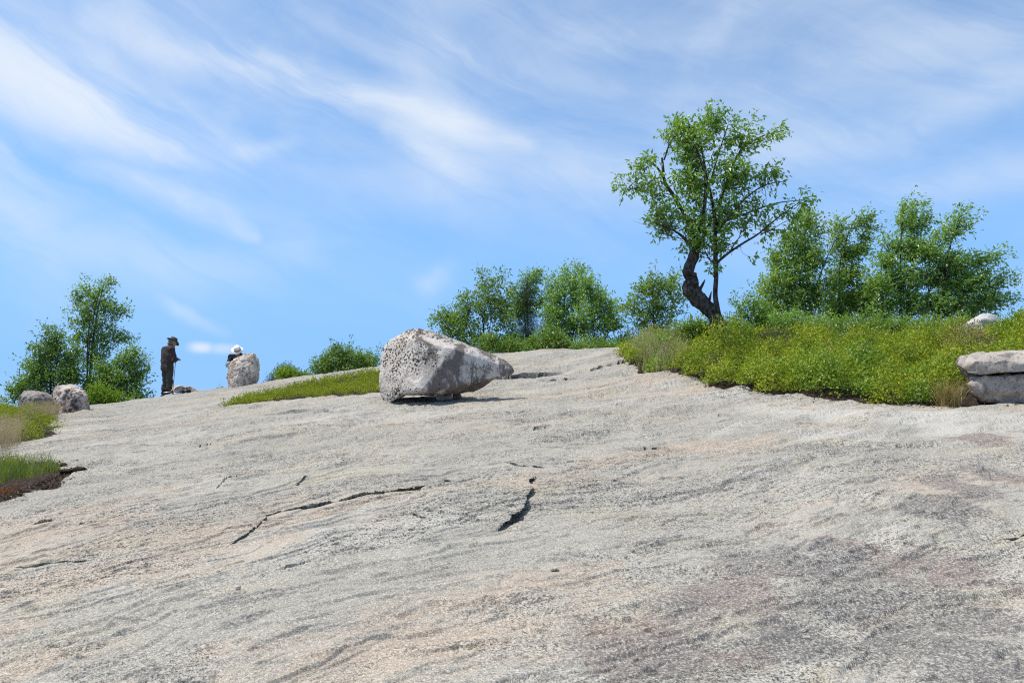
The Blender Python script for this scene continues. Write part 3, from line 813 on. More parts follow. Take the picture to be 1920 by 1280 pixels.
def smooth_path(pts, n):
    pts = np.asarray(pts, float)
    s = np.r_[0, np.cumsum(np.linalg.norm(np.diff(pts, axis=0), axis=1))]
    q = np.linspace(0, s[-1], n)
    m = np.gradient(pts, s, axis=0)
    j = np.clip(np.searchsorted(s, q, side='right') - 1, 0, len(s) - 2)
    h = s[j + 1] - s[j]; t = (q - s[j]) / h
    h00 = (1 + 2 * t) * (1 - t) ** 2; h10 = t * (1 - t) ** 2; h01 = t * t * (3 - 2 * t); h11 = t * t * (t - 1)
    out = h00[:, None] * pts[j] + (h10 * h)[:, None] * m[j] + h01[:, None] * pts[j + 1] + (h11 * h)[:, None] * m[j + 1]
    return out, s, q


def grow(seeds, targets, rng, path_w=.25, curve=.12, wind=(0, 0, 0), up_slack=.15, k_nodes=5):
    """connect every target point to the nearest suitable point of the growing skeleton.
    seeds: list of (point, path length). returns branches [points], with parent node ids, for the pipe model"""
    node = [np.asarray(p, float) for p, _ in seeds]; plen = [l for _, l in seeds]; par = [-1] * len(node)
    arr = np.array(node); pl = np.array(plen)
    order = np.argsort(np.min(np.linalg.norm(targets[:, None] - arr[None], axis=2), axis=1))
    branches = []
    cap = len(arr) + len(targets) * k_nodes + 10
    A = np.zeros((cap, 3)); A[:len(arr)] = arr; PL = np.zeros(cap); PL[:len(arr)] = pl; nn = len(arr)
    parent = -np.ones(cap, int)
    for ti in order:
        t = targets[ti]
        d = np.linalg.norm(A[:nn] - t, axis=1)
        pen = np.maximum(A[:nn, 2] - t[2] + up_slack, 0) * 1.5
        j = int(np.argmin(d + path_w * PL[:nn] + pen))
        p0 = A[j]; L = d[j]
        mid = (p0 + t) / 2 + rng.normal(size=3) * curve * L * .5 + np.array((0, 0, -.10 * L)) - np.asarray(wind) * L * .25
        s = np.linspace(0, 1, k_nodes + 1)[1:, None]
        pts = (1 - s) ** 2 * p0 + 2 * s * (1 - s) * mid + s * s * t
        ids = list(range(nn, nn + k_nodes)); prev = j
        for i_, q in zip(ids, pts):
            A[i_] = q; parent[i_] = prev; PL[i_] = PL[prev] + np.linalg.norm(q - A[prev]); prev = i_
        nn += k_nodes
        branches.append((j, ids))
    return A[:nn], parent[:nn], branches


def twigs_mesh(A, parent, branches, nseed, r_tip, r_pow, r_max):
    w = np.zeros(len(A))
    for _, ids in branches: w[ids[-1]] += 1
    for i in range(len(A) - 1, -1, -1):
        if parent[i] >= 0: w[parent[i]] += w[i]
    rad = np.minimum(r_tip * np.maximum(w, .6) ** r_pow, r_max)
    parts = []
    for j, ids in branches:
        pts = np.r_[A[[j]], A[ids]]; r = np.r_[min(rad[ids[0]] * 1.15, r_max), rad[ids]]; r[-1] *= .6
        parts.append(tube(pts, r, 5 if r[0] > .012 else 3))
    return joinVF(parts), rad


def lobes_points(lobes, y0, n, rng, depth=1.0, hollow=.45):
    """points inside a set of ellipsoids given as (u, v, half width, half height[, dy]) in the photo's scale at distance y0"""
    area = np.array([l[2] * l[3] for l in lobes], float); area /= area.sum()
    cnt = np.maximum((area * n).round().astype(int), 2); out = []
    for l, c in zip(lobes, cnt):
        dy = l[4] if len(l) > 4 else 0.0
        ce = P(l[0], l[1], y0 + dy); sc = (y0 + dy) / FPX
        q = rng.normal(size=(c, 3)); q /= np.linalg.norm(q, axis=1)[:, None]
        q *= rng.random(c)[:, None] ** hollow
        out.append(ce + q * np.array((l[2] * sc, (l[2] + l[3]) / 2 * sc * depth, l[3] * sc)))
    return np.concatenate(out)


def leaf_sprays(A, branches, per, llen, rng, spread=.10, droop=.35, wind=(0, 0, 0), aspect=.45, along=.75):
    pos, dr = [], []
    for j, ids in branches:
        p0, p1 = A[ids[max(0, len(ids) - 3)]], A[ids[-1]]
        ax = p1 - p0; al = np.linalg.norm(ax) + 1e-6; ax = ax / al
        k = rng.poisson(per)
        if k < 1: continue
        t = rng.random(k) ** .8
        # short side shoots, so that leaves sit in little fans
        nsh = max(2, k // 5); shd = rng.normal(size=(nsh, 3)) * .8 + ax[None] * .9 + np.asarray(wind)[None] * .8
        shd /= np.linalg.norm(shd, axis=1)[:, None]; shp = A[ids[-3 if len(ids) > 2 else -1]] + (p1 - p0)[None] * rng.random(nsh)[:, None] * 1.05
        w = rng.integers(0, nsh, k)
        q = shp[w] + shd[w] * (t * spread * 2.6)[:, None] + rng.normal(size=(k, 3)) * spread * .22
        d = shd[w] * .7 + rng.normal(size=(k, 3)) * .65 + np.array((0, 0, -droop)) + np.asarray(wind) * .5
        pos.append(q); dr.append(d)
    pos = np.concatenate(pos); dr = np.concatenate(dr)
    L = llen * rng.uniform(.65, 1.2, len(pos))
    return leaf_mesh(pos, dr, L, L * aspect * rng.uniform(.8, 1.2, len(pos)), rng)


def make_tree(name, label, y0, trunk_px, lobes, n_targets, per, llen, leafmat, seed, r0=.06, stems=1, wind=(0, 0, 0), spread=.12,
              depth=1.0, group=None, cat='tree', path_w=.25, aspect=.45, droop=.3, r_tip=.004, hollow=.45, barkmat=None, crown_name='crown', fill=True):
    rng = np.random.default_rng(seed)
    tp = [P(u, v, y0 + (dy[0] if dy else 0)) for (u, v, *dy) in trunk_px]
    gz = ground_z(tp[0][0], tp[0][1]); tp[0] = np.array((tp[0][0], tp[0][1], gz - .06))
    base = tp[0].copy()
    root = empty(name, base); tag(root, label, cat, group)
    lobes = [(l[0], l[1] + 5, l[2], l[3] * .95) for l in lobes]
    targets = lobes_points(lobes, y0, n_targets, rng, depth, hollow)
    targets = targets[targets[:, 2] > ground_z(targets[:, 0], targets[:, 1]) + .05]
    # long young shoots that reach out of the crown
    ctr = targets.mean(0); out = (targets - ctr) / (targets.std(0) + 1e-6); rr = np.linalg.norm(out, axis=1)
    pick = np.argsort(-rr)[:int(len(targets) * .34)]; pick = pick[rng.random(len(pick)) < (.5 if cat == 'tree' else .08)]
    dirs = out[pick] / rr[pick][:, None] * .7 + np.asarray(wind) * 1.3 + np.array((0, 0, .12)) + rng.normal(size=(len(pick), 3)) * .25
    targets = np.r_[targets, targets[pick] + dirs / np.linalg.norm(dirs, axis=1)[:, None] * (rng.uniform(.10, .34, len(pick)) * spread / .12)[:, None]]
    tubes, seeds = [], []
    lead = []
    top = tp[-1]
    for s in range(stems):
        pp = np.array(tp, float)
        if s:
            offs = rng.normal(size=3) * np.array((.35, .35, .0)) * np.linalg.norm(top - base) * .35
            f = np.linspace(0, 1, len(pp))[:, None] ** 1.2
            pp = pp + offs[None] * f + rng.normal(size=(1, 3)) * np.array((.06, .06, 0))
            pp[:, 2] = pp[0, 2] + (pp[:, 2] - pp[0, 2]) * rng.uniform(.7, .95)
        n = max(8, int(np.linalg.norm(top - base) / .15)); path, _, q = smooth_path(pp, n)
        rad = r0 * .55 * (1 if s == 0 else rng.uniform(.5, .8)) * (1 - .85 * q / q[-1]) + .003
        rad[0] *= 1.35
        mesh_np('trunk' if cat == 'tree' else 'stem', *tube(path - base, rad, 8, seed, .12), barkmat or M['bark'], root)
        for i in range(2 if cat == 'tree' else 1, n, 1): seeds.append((path[i], q[i] * .6))
    A, par, br = grow(seeds, targets, rng, path_w, .16, wind)
    (tv, tf), rad = twigs_mesh(A, par, br, len(seeds), r_tip * .8, .40, r0 * .3)
    mesh_np('branches', tv - base, tf, M['twigdark'], root)['kind'] = 'stuff'
    lv, lf = leaf_sprays(A, br, per * 1.7, llen, rng, spread, droop, wind, aspect)
    mesh_np(crown_name, lv - base, lf, leafmat, root, smooth=False)['kind'] = 'stuff'
    return root


# ------------------------------------------------------------------ the gnarled tree on the bank
def gnarled_tree():
    rng = np.random.default_rng(77)
    Y = 13.9
    base = P(1362, 642, Y); base[2] = ground_z(base[0], base[1]) - .08
    root = empty('gnarled_tree', base)
    tag(root, 'lone gnarled tree with crooked dark trunk leaning left on the shrubby bank', 'tree')
    def path(px, n):
        pts = [P(u, v, Y + dy) for u, v, dy, _ in px]; pts[0] = pts[0] if px[0][1] < 640 else base
        p, s, q = smooth_path(pts, n); r = np.interp(q, s, [w * Y / FPX * .39 for *_, w in px]); return p, r
    main = [(1362, 645, 0, 46), (1356, 625, 0, 36), (1346, 605, 0, 33), (1334, 585, .02, 36), (1315, 566, .03, 37), (1299, 549, .05, 41), (1293, 540, .05, 36), (1299, 526, .05, 29), (1290, 512, .05, 30), (1293, 500, .05, 25), (1300, 484, .05, 25), (1303, 470, .05, 22)]
    p1, r1 = path(main, 46)
    r1 = r1 * (1 + .16 * pn2(np.linspace(0, 11, 46), np.zeros(46), 3))
    tv, tf = tube(p1 - base, r1, 16, 3, .22)
    lst = [(tv, tf)]
    # burls, broken branch stubs
    for (u, v, dy, r, du, dv) in ((1287, 511, -.06, .055, -8, -4), (1289, 549, -.05, .07, -8, 3), (1303, 514, -.1, .04, 3, -2), (1331, 560, -.02, .022, 3, -14), (1316, 536, .0, .03, 6, -12), (1306, 530, -.08, .05, 4, 2), (1338, 580, -.1, .05, 4, 4), (1292, 530, -.08, .045, -3, 2)):
        a = P(u, v, Y + dy); b = P(u + du, v + dv, Y + dy - .02)
        q, _, _ = smooth_path([a - (b - a) * .6, a, b], 7); lst.append(tube(q - base, r * np.array((1.0, 1.05, 1.0, .9, .75, .5, .22)), 9, int(u), .3))
    V, F = joinVF(lst); mesh_np('trunk', V, F, M['bark'], root)
    second = [(1352, 612, -.05, 17), (1346, 585, -.06, 14), (1341, 550, -.06, 12), (1343, 520, -.05, 11), (1342, 495, -.05, 12), (1341, 460, -.05, 10), (1341, 420, -.03, 9), (1336, 380, 0, 7.5), (1325, 330, .03, 6), (1316, 280, .05, 5), (1308, 230, .06, 3)]
    p2, r2 = path(second, 40); mesh_np('second_stem', *[x for x in (tube(p2 - base, r2, 9, 8, .10))], M['bark'], root)
    limbs = [
        [(1302, 474, .05, 15), (1288, 452, .0, 10), (1270, 436, -.05, 7), (1245, 425, -.1, 4), (1225, 418, -.12, 2.5)],
        [(1303, 472, .05, 16), (1300, 440, .12, 13), (1282, 400, .18, 11), (1262, 365, .2, 11), (1246, 340, .2, 10), (1243, 312, .18, 9), (1241, 296, .15, 6)],
        [(1246, 335, .2, 7), (1230, 312, .16, 5.5), (1212, 300, .1, 4), (1196, 296, .05, 2.5)],
        [(1250, 350, .2, 5), (1232, 335, .1, 4), (1210, 330, 0, 3), (1180, 350, -.05, 2)],
        [(1303, 470, .05, 15), (1312, 430, .0, 12), (1322, 380, -.1, 10), (1320, 320, -.15, 8), (1300, 265, -.2, 6), (1290, 225, -.2, 3)],
        [(1306, 468, .1, 12), (1325, 430, .25, 10), (1350, 380, .3, 8), (1370, 320, .3, 7), (1395, 275, .25, 5.5), (1430, 255, .2, 4), (1470, 245, .15, 2.2)],
        [(1342, 494, -.05, 9), (1365, 475, -.1, 7), (1395, 455, -.15, 6), (1420, 440, -.2, 5), (1450, 415, -.22, 4), (1490, 385, -.2, 2.5)],
        [(1368, 473, -.1, 4), (1378, 455, -.15, 3), (1392, 440, -.2, 2)],
        [(1341, 440, -.05, 7), (1365, 410, -.25, 6), (1400, 370, -.3, 5), (1440, 345, -.3, 3.5), (1470, 340, -.3, 2)],
        [(1330, 350, .02, 5), (1350, 280, .05, 4), (1365, 235, .1, 2.5)],
        [(1245, 300, .15, 5), (1262, 260, .1, 4), (1290, 245, .05, 3)],
        [(1341, 420, .1, 6), (1400, 400, .25, 5), (1460, 380, .3, 3.5), (1510, 375, .3, 2)],
        [(1341, 495, -.05, 5), (1332, 488, -.1, 4), (1322, 470, -.2, 3), (1318, 445, -.25, 2)],
    ]
    seeds = []
    cum = 0.6
    for i in range(0, len(p2)):
        if i > 16: seeds.append((p2[i], .6))
    for lb in limbs:
        p, r = path(lb, 18); mesh_np('limb', *tube(p - base, r * .85, 7, 5, .10), M['bark'], root)
        for i in range(5, 18): seeds.append((p[i], .5 + .03 * i))
    lobes = [(1300, 270, 52, 48), (1330, 225, 36, 26), (1345, 205, 14, 12), (1270, 245, 36, 34), (1385, 260, 40, 30), (1440, 250, 36, 14), (1472, 246, 16, 9), (1410, 222, 9, 9), (1375, 215, 7, 8),
             (1205, 310, 26, 18), (1182, 345, 20, 14), (1165, 354, 12, 7), (1220, 350, 36, 28), (1240, 400, 34, 32), (1300, 340, 52, 52), (1370, 330, 50, 44), (1430, 330, 34, 24), (1455, 318, 18, 12),
             (1300, 410, 48, 40), (1360, 400, 48, 40), (1420, 390, 36, 24), (1440, 425, 34, 18), (1480, 390, 36, 22), (1515, 370, 18, 20), (1525, 345, 10, 6), (1490, 420, 24, 20), (1310, 455, 34, 28), (1350, 450, 24, 22),
             (1230, 430, 16, 8), (1250, 425, 18, 14), (1330, 490, 10, 14), (1395, 425, 20, 14), (1292, 300, 20, 20), (1415, 478, 6, 6)]
    lobes = [(u, v + 4, a * .93, b * .93) for u, v, a, b in lobes]
    T = lobes_points(lobes, Y, 800, rng, 1.2, .55)
    T = T[rng.random(len(T)) > np.where(T[:, 0] > P(1400, 300, Y)[0], .42, .10)]
    A, par, br = grow(seeds, T, rng, .2, .16, (.35, 0, .05))
    (tv, tf), rad = twigs_mesh(A, par, br, len(seeds), .0032, .40, .03)
    mesh_np('twigs', tv - base, tf, M['twigdark'], root)['kind'] = 'stuff'
    # bare dead twigs low on the windward side
    dead = []
    for k in range(7):
        a = P(1262 + rng.uniform(-8, 14), 430 + rng.uniform(-10, 15), Y - .1); b = a + np.array((-.35 - rng.random() * .35, rng.normal() * .15, .15 + rng.normal() * .14))
        q, _, _ = smooth_path([a, (a + b) / 2 + rng.normal(size=3) * .05, b], 6); dead.append(tube(q - base, np.linspace(.006, .002, 6), 3))
    mesh_np('dead_twigs', *joinVF(dead), M['twig'], root)['kind'] = 'stuff'
    lv, lf = leaf_sprays(A, br, 17, .088, rng, .085, .45, (.35, 0, 0), .42)
    mesh_np('crown', lv - base, lf, M['cherry'], root, smooth=False)['kind'] = 'stuff'


gnarled_tree()

# ------------------------------------------------------------------ trees behind the ridge and the bank
TG1 = 'trees behind the middle of the ridge'
WR = (.45, 0, .1)
make_tree('oak_tree', 'wide loose-crowned oak behind the snout of the big boulder', 25.5, [(905, 680), (905, 640), (908, 600), (910, 560), (912, 520)],
          [(880, 600, 42, 40), (915, 560, 34, 36), (940, 590, 26, 34), (850, 600, 28, 26), (835, 590, 16, 18), (912, 525, 14, 18), (870, 560, 18, 14), (935, 530, 12, 12), (900, 640, 52, 26), (950, 630, 22, 26), (840, 625, 20, 18), (948, 560, 12, 14)],
          300, 17, .10, M['oak'], 101, .07, 3, (.15, 0, .05), .13, 1.0, TG1)
make_tree('conifer_tree', 'narrow dark conifer standing between the oaks behind the ridge', 26.3, [(990, 690), (990, 640), (990, 590), (988, 540), (990, 520)],
          [(990, 635, 30, 18), (990, 612, 26, 16), (989, 590, 22, 16), (988, 570, 19, 15), (988, 552, 15, 13), (989, 538, 10, 10)], 260, 26, .07, M['conifer'], 102, .06, 1, (0, 0, 0), .12, 1.0, TG1, aspect=.16, droop=.5)
make_tree('young_oak_tree', 'slim green oak rising just behind the dark conifer', 27.3, [(985, 690), (985, 620), (985, 560), (990, 512)],
          [(985, 545, 18, 16), (992, 520, 14, 12), (1003, 515, 8, 7), (965, 545, 10, 12), (975, 575, 24, 24), (1008, 560, 8, 18)], 110, 17, .10, M['birch'], 103, .05, 1, (.3, 0, .1), .12, 1.0, TG1)
make_tree('tall_oak_tree', 'tallest pale green oak behind the middle of the ridge', 25.8, [(1062, 690), (1060, 640), (1058, 590), (1060, 540), (1064, 505)],
          [(1062, 512, 18, 15), (1080, 506, 12, 7), (1050, 535, 26, 18), (1075, 535, 16, 18), (1045, 565, 30, 22), (1035, 590, 26, 22), (1080, 560, 22, 22), (1060, 605, 34, 26), (1040, 630, 30, 18), (1022, 530, 8, 8), (1085, 610, 20, 18)],
          300, 16, .10, M['bluegreen'], 104, .07, 2, WR, .13, 1.0, TG1)
make_tree('spreading_oak_tree', 'airy oak at the right end of the trees behind the ridge', 24.8, [(1115, 690), (1115, 640), (1112, 600), (1108, 550)],
          [(1105, 545, 20, 16), (1120, 560, 24, 18), (1140, 580, 20, 20), (1105, 585, 28, 22), (1130, 610, 26, 20), (1150, 605, 14, 16), (1165, 635, 14, 16), (1120, 640, 32, 14), (1095, 530, 12, 8), (1160, 648, 18, 10)],
          240, 14, .10, M['bluegreen'], 105, .06, 3, (.3, 0, .05), .13, 1.0, TG1)
make_tree('round_oak_tree', 'small round-crowned oak standing apart left of the gnarled trunk', 22.5, [(1226, 680), (1226, 620), (1225, 585), (1226, 545)],
          [(1226, 530, 24, 14), (1250, 530, 18, 12), (1205, 545, 18, 14), (1260, 550, 16, 14), (1230, 555, 30, 20), (1190, 570, 16, 14), (1215, 590, 24, 18), (1250, 585, 22, 16), (1205, 612, 16, 12), (1180, 580, 9, 7), (1240, 610, 22, 14), (1272, 560, 8, 10)],
          210, 12, .10, M['oak'], 106, .06, 1, (.1, 0, .05), .12, 1.0, TG1)
for (nm, lab, y0, tp, lb, n, sd, mt) in (
        ('shrub', 'broad bright bush below the tall oak behind the ridge', 23.0, [(1030, 690), (1030, 640)], [(1030, 640, 36, 22), (1005, 650, 24, 16), (1055, 650, 26, 14), (1025, 622, 16, 10)], 150, 111, 'oak'),
        ('shrub', 'low leafy bush below the wide oak, right of the boulder top', 23.5, [(940, 690), (940, 650)], [(945, 648, 34, 16), (920, 640, 24, 14), (970, 652, 20, 12)], 110, 112, 'oak'),
        ('shrub', 'thin low bush at the foot of the airy oak', 22.5, [(1125, 680), (1125, 650)], [(1120, 650, 40, 10), (1160, 650, 26, 12), (1090, 652, 20, 8), (1185, 648, 14, 9)], 120, 113, 'oak')):
    make_tree(nm, lab, y0, tp, lb, n, 17, .09, M[mt], sd, .025, 4, (0, 0, 0), .12, 1.0, 'bushes behind the ridge', 'bush')

TG2 = 'trees behind the shrubby bank'
WR = (.6, 0, .12)
make_tree('birch_tree', 'tall dense tree directly right of the gnarled tree', 19.0, [(1500, 640), (1500, 580), (1500, 520), (1506, 460), (1512, 415)],
          [(1512, 420, 18, 16), (1500, 450, 32, 22), (1490, 490, 40, 26), (1460, 480, 20, 16), (1520, 480, 26, 26), (1480, 530, 44, 28), (1500, 570, 50, 30), (1440, 540, 20, 18), (1450, 585, 34, 22), (1530, 540, 26, 28), (1475, 445, 12, 10)],
          420, 17, .085, M['birch'], 121, .07, 2, (.15, 0, .05), .12, 1.0, TG2)
make_tree('leaning_birch_tree', 'dark green tree with two wind-bent tops, between dense and feathery trees', 19.6, [(1575, 640), (1575, 570), (1580, 500), (1590, 440), (1605, 408)],
          [(1570, 430, 16, 16), (1605, 415, 16, 10), (1615, 435, 10, 14), (1580, 470, 28, 22), (1610, 470, 16, 18), (1580, 515, 36, 26), (1600, 555, 40, 26), (1565, 580, 36, 24), (1630, 540, 18, 22), (1625, 585, 24, 18)],
          340, 17, .085, M['birch'], 122, .07, 2, WR, .12, 1.0, TG2)
make_tree('feathery_tree', 'feathery tree with the tallest upright top behind the bank', 18.6, [(1690, 640), (1690, 580), (1688, 520), (1690, 450), (1695, 385)],
          [(1695, 385, 9, 14), (1715, 400, 9, 10), (1690, 415, 14, 18), (1710, 430, 16, 16), (1730, 415, 8, 8), (1665, 455, 16, 14), (1690, 465, 26, 22), (1720, 475, 24, 22), (1660, 490, 26, 22), (1690, 520, 40, 28), (1740, 520, 24, 24), (1650, 540, 30, 26), (1700, 570, 46, 26), (1650, 585, 30, 18)],
          400, 16, .085, M['bluegreen'], 123, .07, 3, WR, .12, 1.0, TG2)
make_tree('windswept_tree', 'windswept tree streaming right at the end of the bank', 18.2, [(1755, 640), (1760, 580), (1770, 520), (1785, 450), (1800, 415)],
          [(1790, 412, 16, 7), (1780, 430, 16, 9), (1760, 445, 16, 10), (1805, 425, 8, 4), (1740, 470, 20, 18), (1770, 490, 26, 20), (1790, 500, 26, 16), (1830, 485, 26, 12), (1860, 475, 16, 6), (1790, 530, 40, 22), (1840, 520, 32, 18), (1875, 520, 14, 8), (1780, 570, 44, 24), (1830, 560, 36, 22), (1860, 560, 16, 14), (1810, 595, 40, 12)],
          440, 15, .085, M['bluegreen'], 124, .07, 4, (.55, 0, .08), .12, 1.0, TG2)
make_tree('sapling', 'small pale sapling between the gnarled trunk and the dense tree', 16.5, [(1412, 632), (1410, 600), (1408, 575)],
          [(1405, 570, 20, 9), (1425, 580, 16, 12), (1395, 585, 10, 10), (1420, 605, 16, 14), (1400, 608, 12, 10), (1385, 562, 7, 4)], 100, 10, .075, M['birch'], 125, .018, 2, (0, 0, 0), .10, 1.0, 'saplings and bushes by the gnarled tree', 'sapling')
for (lab, y0, tp, lb, n, sd, mt) in (
        ('feathery blue-green bush low in front of the dense tree', 17.2, [(1480, 640), (1480, 600)], [(1470, 604, 44, 24), (1530, 610, 44, 20), (1440, 612, 26, 16)], 260, 126, 'bluegreen'),
        ('rounded dark bush below the feathery tree on the bank', 17.0, [(1620, 640), (1620, 600)], [(1600, 610, 56, 20), (1670, 610, 50, 20), (1740, 610, 50, 18), (1800, 606, 36, 14)], 320, 127, 'birch'),
        ('low bush left of the gnarled trunk above pinkish dry grass', 14.6, [(1300, 665), (1300, 620)], [(1300, 615, 26, 20), (1275, 628, 22, 18), (1325, 625, 18, 16), (1340, 610, 10, 12), (1250, 640, 20, 14)], 170, 128, 'brightbush'),
        ('low green bush tucked behind the foot of the gnarled trunk', 15.2, [(1385, 650), (1385, 620)], [(1385, 622, 24, 16), (1370, 610, 14, 10), (1410, 630, 16, 12)], 110, 129, 'oak'),
        ('dark shrub poking above the bank at the right edge', 13.0, [(1905, 640), (1905, 610)], [(1905, 610, 26, 16), (1935, 600, 30, 18), (1890, 620, 16, 10)], 130, 130, 'brightbush')):
    make_tree('shrub', lab, y0, tp, lb, n, 15, .06, M[mt], sd, .018, 4, (.1, 0, 0), .09, 1.0, 'saplings and bushes by the gnarled tree', 'bush')

TG3 = 'trees on the left skyline'
make_tree('poplar_tree', 'tallest airy tree on the left skyline', 26.0, [(168, 770), (168, 720), (172, 660), (180, 600), (195, 530)],
          [(200, 530, 10, 13), (160, 545, 9, 16), (185, 555, 20, 18), (165, 580, 26, 18), (205, 580, 18, 14), (222, 580, 14, 6), (180, 605, 28, 16), (145, 605, 18, 10), (205, 625, 24, 12), (160, 630, 26, 16), (185, 645, 24, 14), (225, 632, 12, 6), (175, 670, 26, 18), (150, 560, 10, 12)],
          300, 13, .095, M['birch'], 141, .09, 3, (.15, 0, .1), .12, 1.0, TG3)
make_tree('pointed_tree', 'pointed green tree left of the tallest skyline tree', 25.0, [(95, 775), (95, 720), (95, 660), (97, 620)],
          [(95, 630, 12, 14), (105, 645, 16, 14), (85, 655, 20, 16), (110, 670, 28, 18), (75, 680, 24, 16), (95, 700, 40, 22), (60, 710, 24, 16), (130, 700, 22, 24), (40, 730, 20, 12), (90, 730, 44, 14), (140, 660, 12, 16), (28, 738, 8, 8)],
          360, 16, .095, M['oak'], 142, .07, 3, (0, 0, .05), .12, 1.0, TG3)
make_tree('bushy_tree', 'bushy tree right of the tallest skyline tree', 25.5, [(240, 770), (238, 730), (236, 690), (240, 665)],
          [(240, 665, 16, 10), (225, 680, 18, 14), (250, 685, 14, 14), (260, 695, 10, 8), (235, 710, 32, 18), (205, 710, 22, 20), (250, 735, 22, 14), (215, 735, 26, 14), (190, 690, 16, 16), (180, 725, 26, 20)],
          300, 16, .095, M['birch'], 143, .06, 3, (.15, 0, 0), .12, 1.0, TG3)
make_tree('shrub', 'bright yellow-green bush between square boulder and skyline trees', 21.5, [(200, 775), (200, 745)],
          [(195, 742, 26, 16), (170, 752, 12, 14), (220, 750, 24, 10), (185, 730, 14, 10), (235, 755, 10, 5)], 160, 18, .07, M['brightbush'], 144, .02, 5, (0, 0, 0), .10, 1.0, 'bushes on the left skyline', 'bush')
make_tree('shrub', 'dense round dark green bush left of the big boulder', 23.5, [(645, 720), (645, 680)],
          [(640, 670, 34, 20), (610, 680, 22, 18), (675, 675, 26, 18), (695, 682, 14, 16), (640, 655, 14, 8), (650, 690, 50, 14), (600, 695, 14, 12)], 300, 20, .075, M['oak'], 145, .03, 6, (0, 0, 0), .11, 1.0, 'bushes on the left skyline', 'bush')
make_tree('shrub', 'small low bush with dark left side, nearest the upright stone', 23.0, [(545, 730), (545, 705)],
          [(555, 704, 22, 10), (535, 698, 16, 12), (575, 708, 10, 7)], 130, 18, .07, M['brightbush'], 146, .02, 4, (0, 0, 0), .10, 1.0, 'bushes on the left skyline', 'bush')
make_tree('conifer_shrub', 'stunted dark conifer bush beside the small low bush', 23.4, [(520, 735), (520, 710)],
          [(517, 708, 12, 8), (530, 696, 12, 12), (506, 716, 8, 5), (540, 688, 10, 7)], 90, 22, .06, M['conifer'], 147, .02, 3, (0, 0, 0), .09, 1.0, 'bushes on the left skyline', 'bush', aspect=.18)
make_tree('shrub', 'tiny wispy plant at the foot of the upright stone', 21.6, [(416, 735), (416, 722)], [(414, 724, 4, 3), (420, 726, 4, 2)], 8, 6, .05, M['birch'], 148, .006, 2, (0, 0, 0), .05, 1.0, None, 'plant')


# ------------------------------------------------------------------ low heath: shrubs too many to count
def heath(name, label, poly, density, hfun, stems, leaves, llen, mat, seed, cat='shrubs', wood=True, jitter=.3, edge=.25, aspect=.5, keep=None):
    rng = np.random.default_rng(seed); poly = np.array(poly)
    lo, hi = poly.min(0), poly.max(0); n = int((hi - lo).prod() * density)
    x = rng.uniform(lo[0], hi[0], n); y = rng.uniform(lo[1], hi[1], n)
    d = poly_dist(x, y, poly) + fbm2(x * 2.5, y * 2.5, 3, 81) * .13
    k = d > .02
    if keep is not None: k &= keep(x, y)
    x, y, d = x[k], y[k], d[k]; z = gz_fast(x, y)
    n = len(x); h = hfun(x, y, d) * rng.uniform(.7, 1.15, n) * (.5 + .5 * sstep(d, -.05, edge * 2.0))
    h = np.maximum(h, .10)
    # stems fan out of each plant
    X = np.repeat(np.c_[x, y, z - .02], stems, axis=0); H = np.repeat(h, stems); N = len(X)
    a = rng.random(N) * 2 * np.pi; lean = rng.random(N) ** .6 * .75
    X[:, 0] += rng.normal(size=N) * .04; X[:, 1] += rng.normal(size=N) * .04
    dirv = np.c_[np.cos(a) * lean, np.sin(a) * lean, np.ones(N)]; dirv /= np.linalg.norm(dirv, axis=1)[:, None]
    Lst = H * rng.uniform(.6, 1.1, N) * (1 + .25 * lean)
    tip = X + dirv * Lst[:, None]
    li = np.repeat(np.arange(N), leaves); t = 1 - rng.random(len(li)) ** 1.5 * .72
    q = X[li] + (tip - X)[li] * t[:, None] + rng.normal(size=(len(li), 3)) * (.030 + .05 * (H[li] > .3))[:, None] * np.array((1, 1, .7))
    dd = rng.normal(size=(len(li), 3)) * .9 + dirv[li] * .9
    L = llen * rng.uniform(.6, 1.25, len(li))
    V, F = leaf_mesh(q, dd, L, L * aspect, rng, .15)
    o = mesh_np(name, V, F, mat, smooth=False); tag(o, label, cat, kind='stuff')
    if wood:
        s = np.cross(dirv, np.array((0, 0, 1.)) + rng.normal(size=(N, 3)) * .3); s /= np.linalg.norm(s, axis=1)[:, None] + 1e-9
        s2 = np.cross(dirv, s); w = .0035
        V = np.stack([X + s * w, X - s * .5 * w + s2 * .87 * w, X - s * .5 * w - s2 * .87 * w, X + (tip - X) * .9], 1).reshape(-1, 3)
        i = np.arange(N) * 4
        mesh_np('stems', V, np.r_[np.c_[i, i + 1, i + 3], np.c_[i + 1, i + 2, i + 3], np.c_[i + 2, i, i + 3]], M['twig'], o)
    return o


def bank_view(x, y): return (y < 17.2) & (x / np.maximum(y, 1) < .74)


_cr = np.random.default_rng(17).random((64, 64, 3))


def domes(x, y, cell):
    """rounded bush tops: 0 in the gaps between bushes, 1 on top of one"""
    gx, gy = x / cell, y / cell; ix, iy = np.floor(gx).astype(int), np.floor(gy).astype(int); best = np.zeros_like(x)
    for i in (-1, 0, 1):
        for j in (-1, 0, 1):
            c = _cr[(ix + i) & 63, (iy + j) & 63]
            dd = np.hypot(gx - (ix + i + c[..., 0]), gy - (iy + j + c[..., 1])) / (.55 + .45 * c[..., 2])
            best = np.maximum(best, np.sqrt(np.maximum(1 - dd ** 2, 0)) * (.6 + .4 * c[..., 2]))
    return best


def hb(x, y, d): return .10 + .30 * domes(x, y, .75) + .20 * domes(x + 4, y + 7, .36) + .06 * fbm2(x * 1.3, y * 1.3, 2, 91)


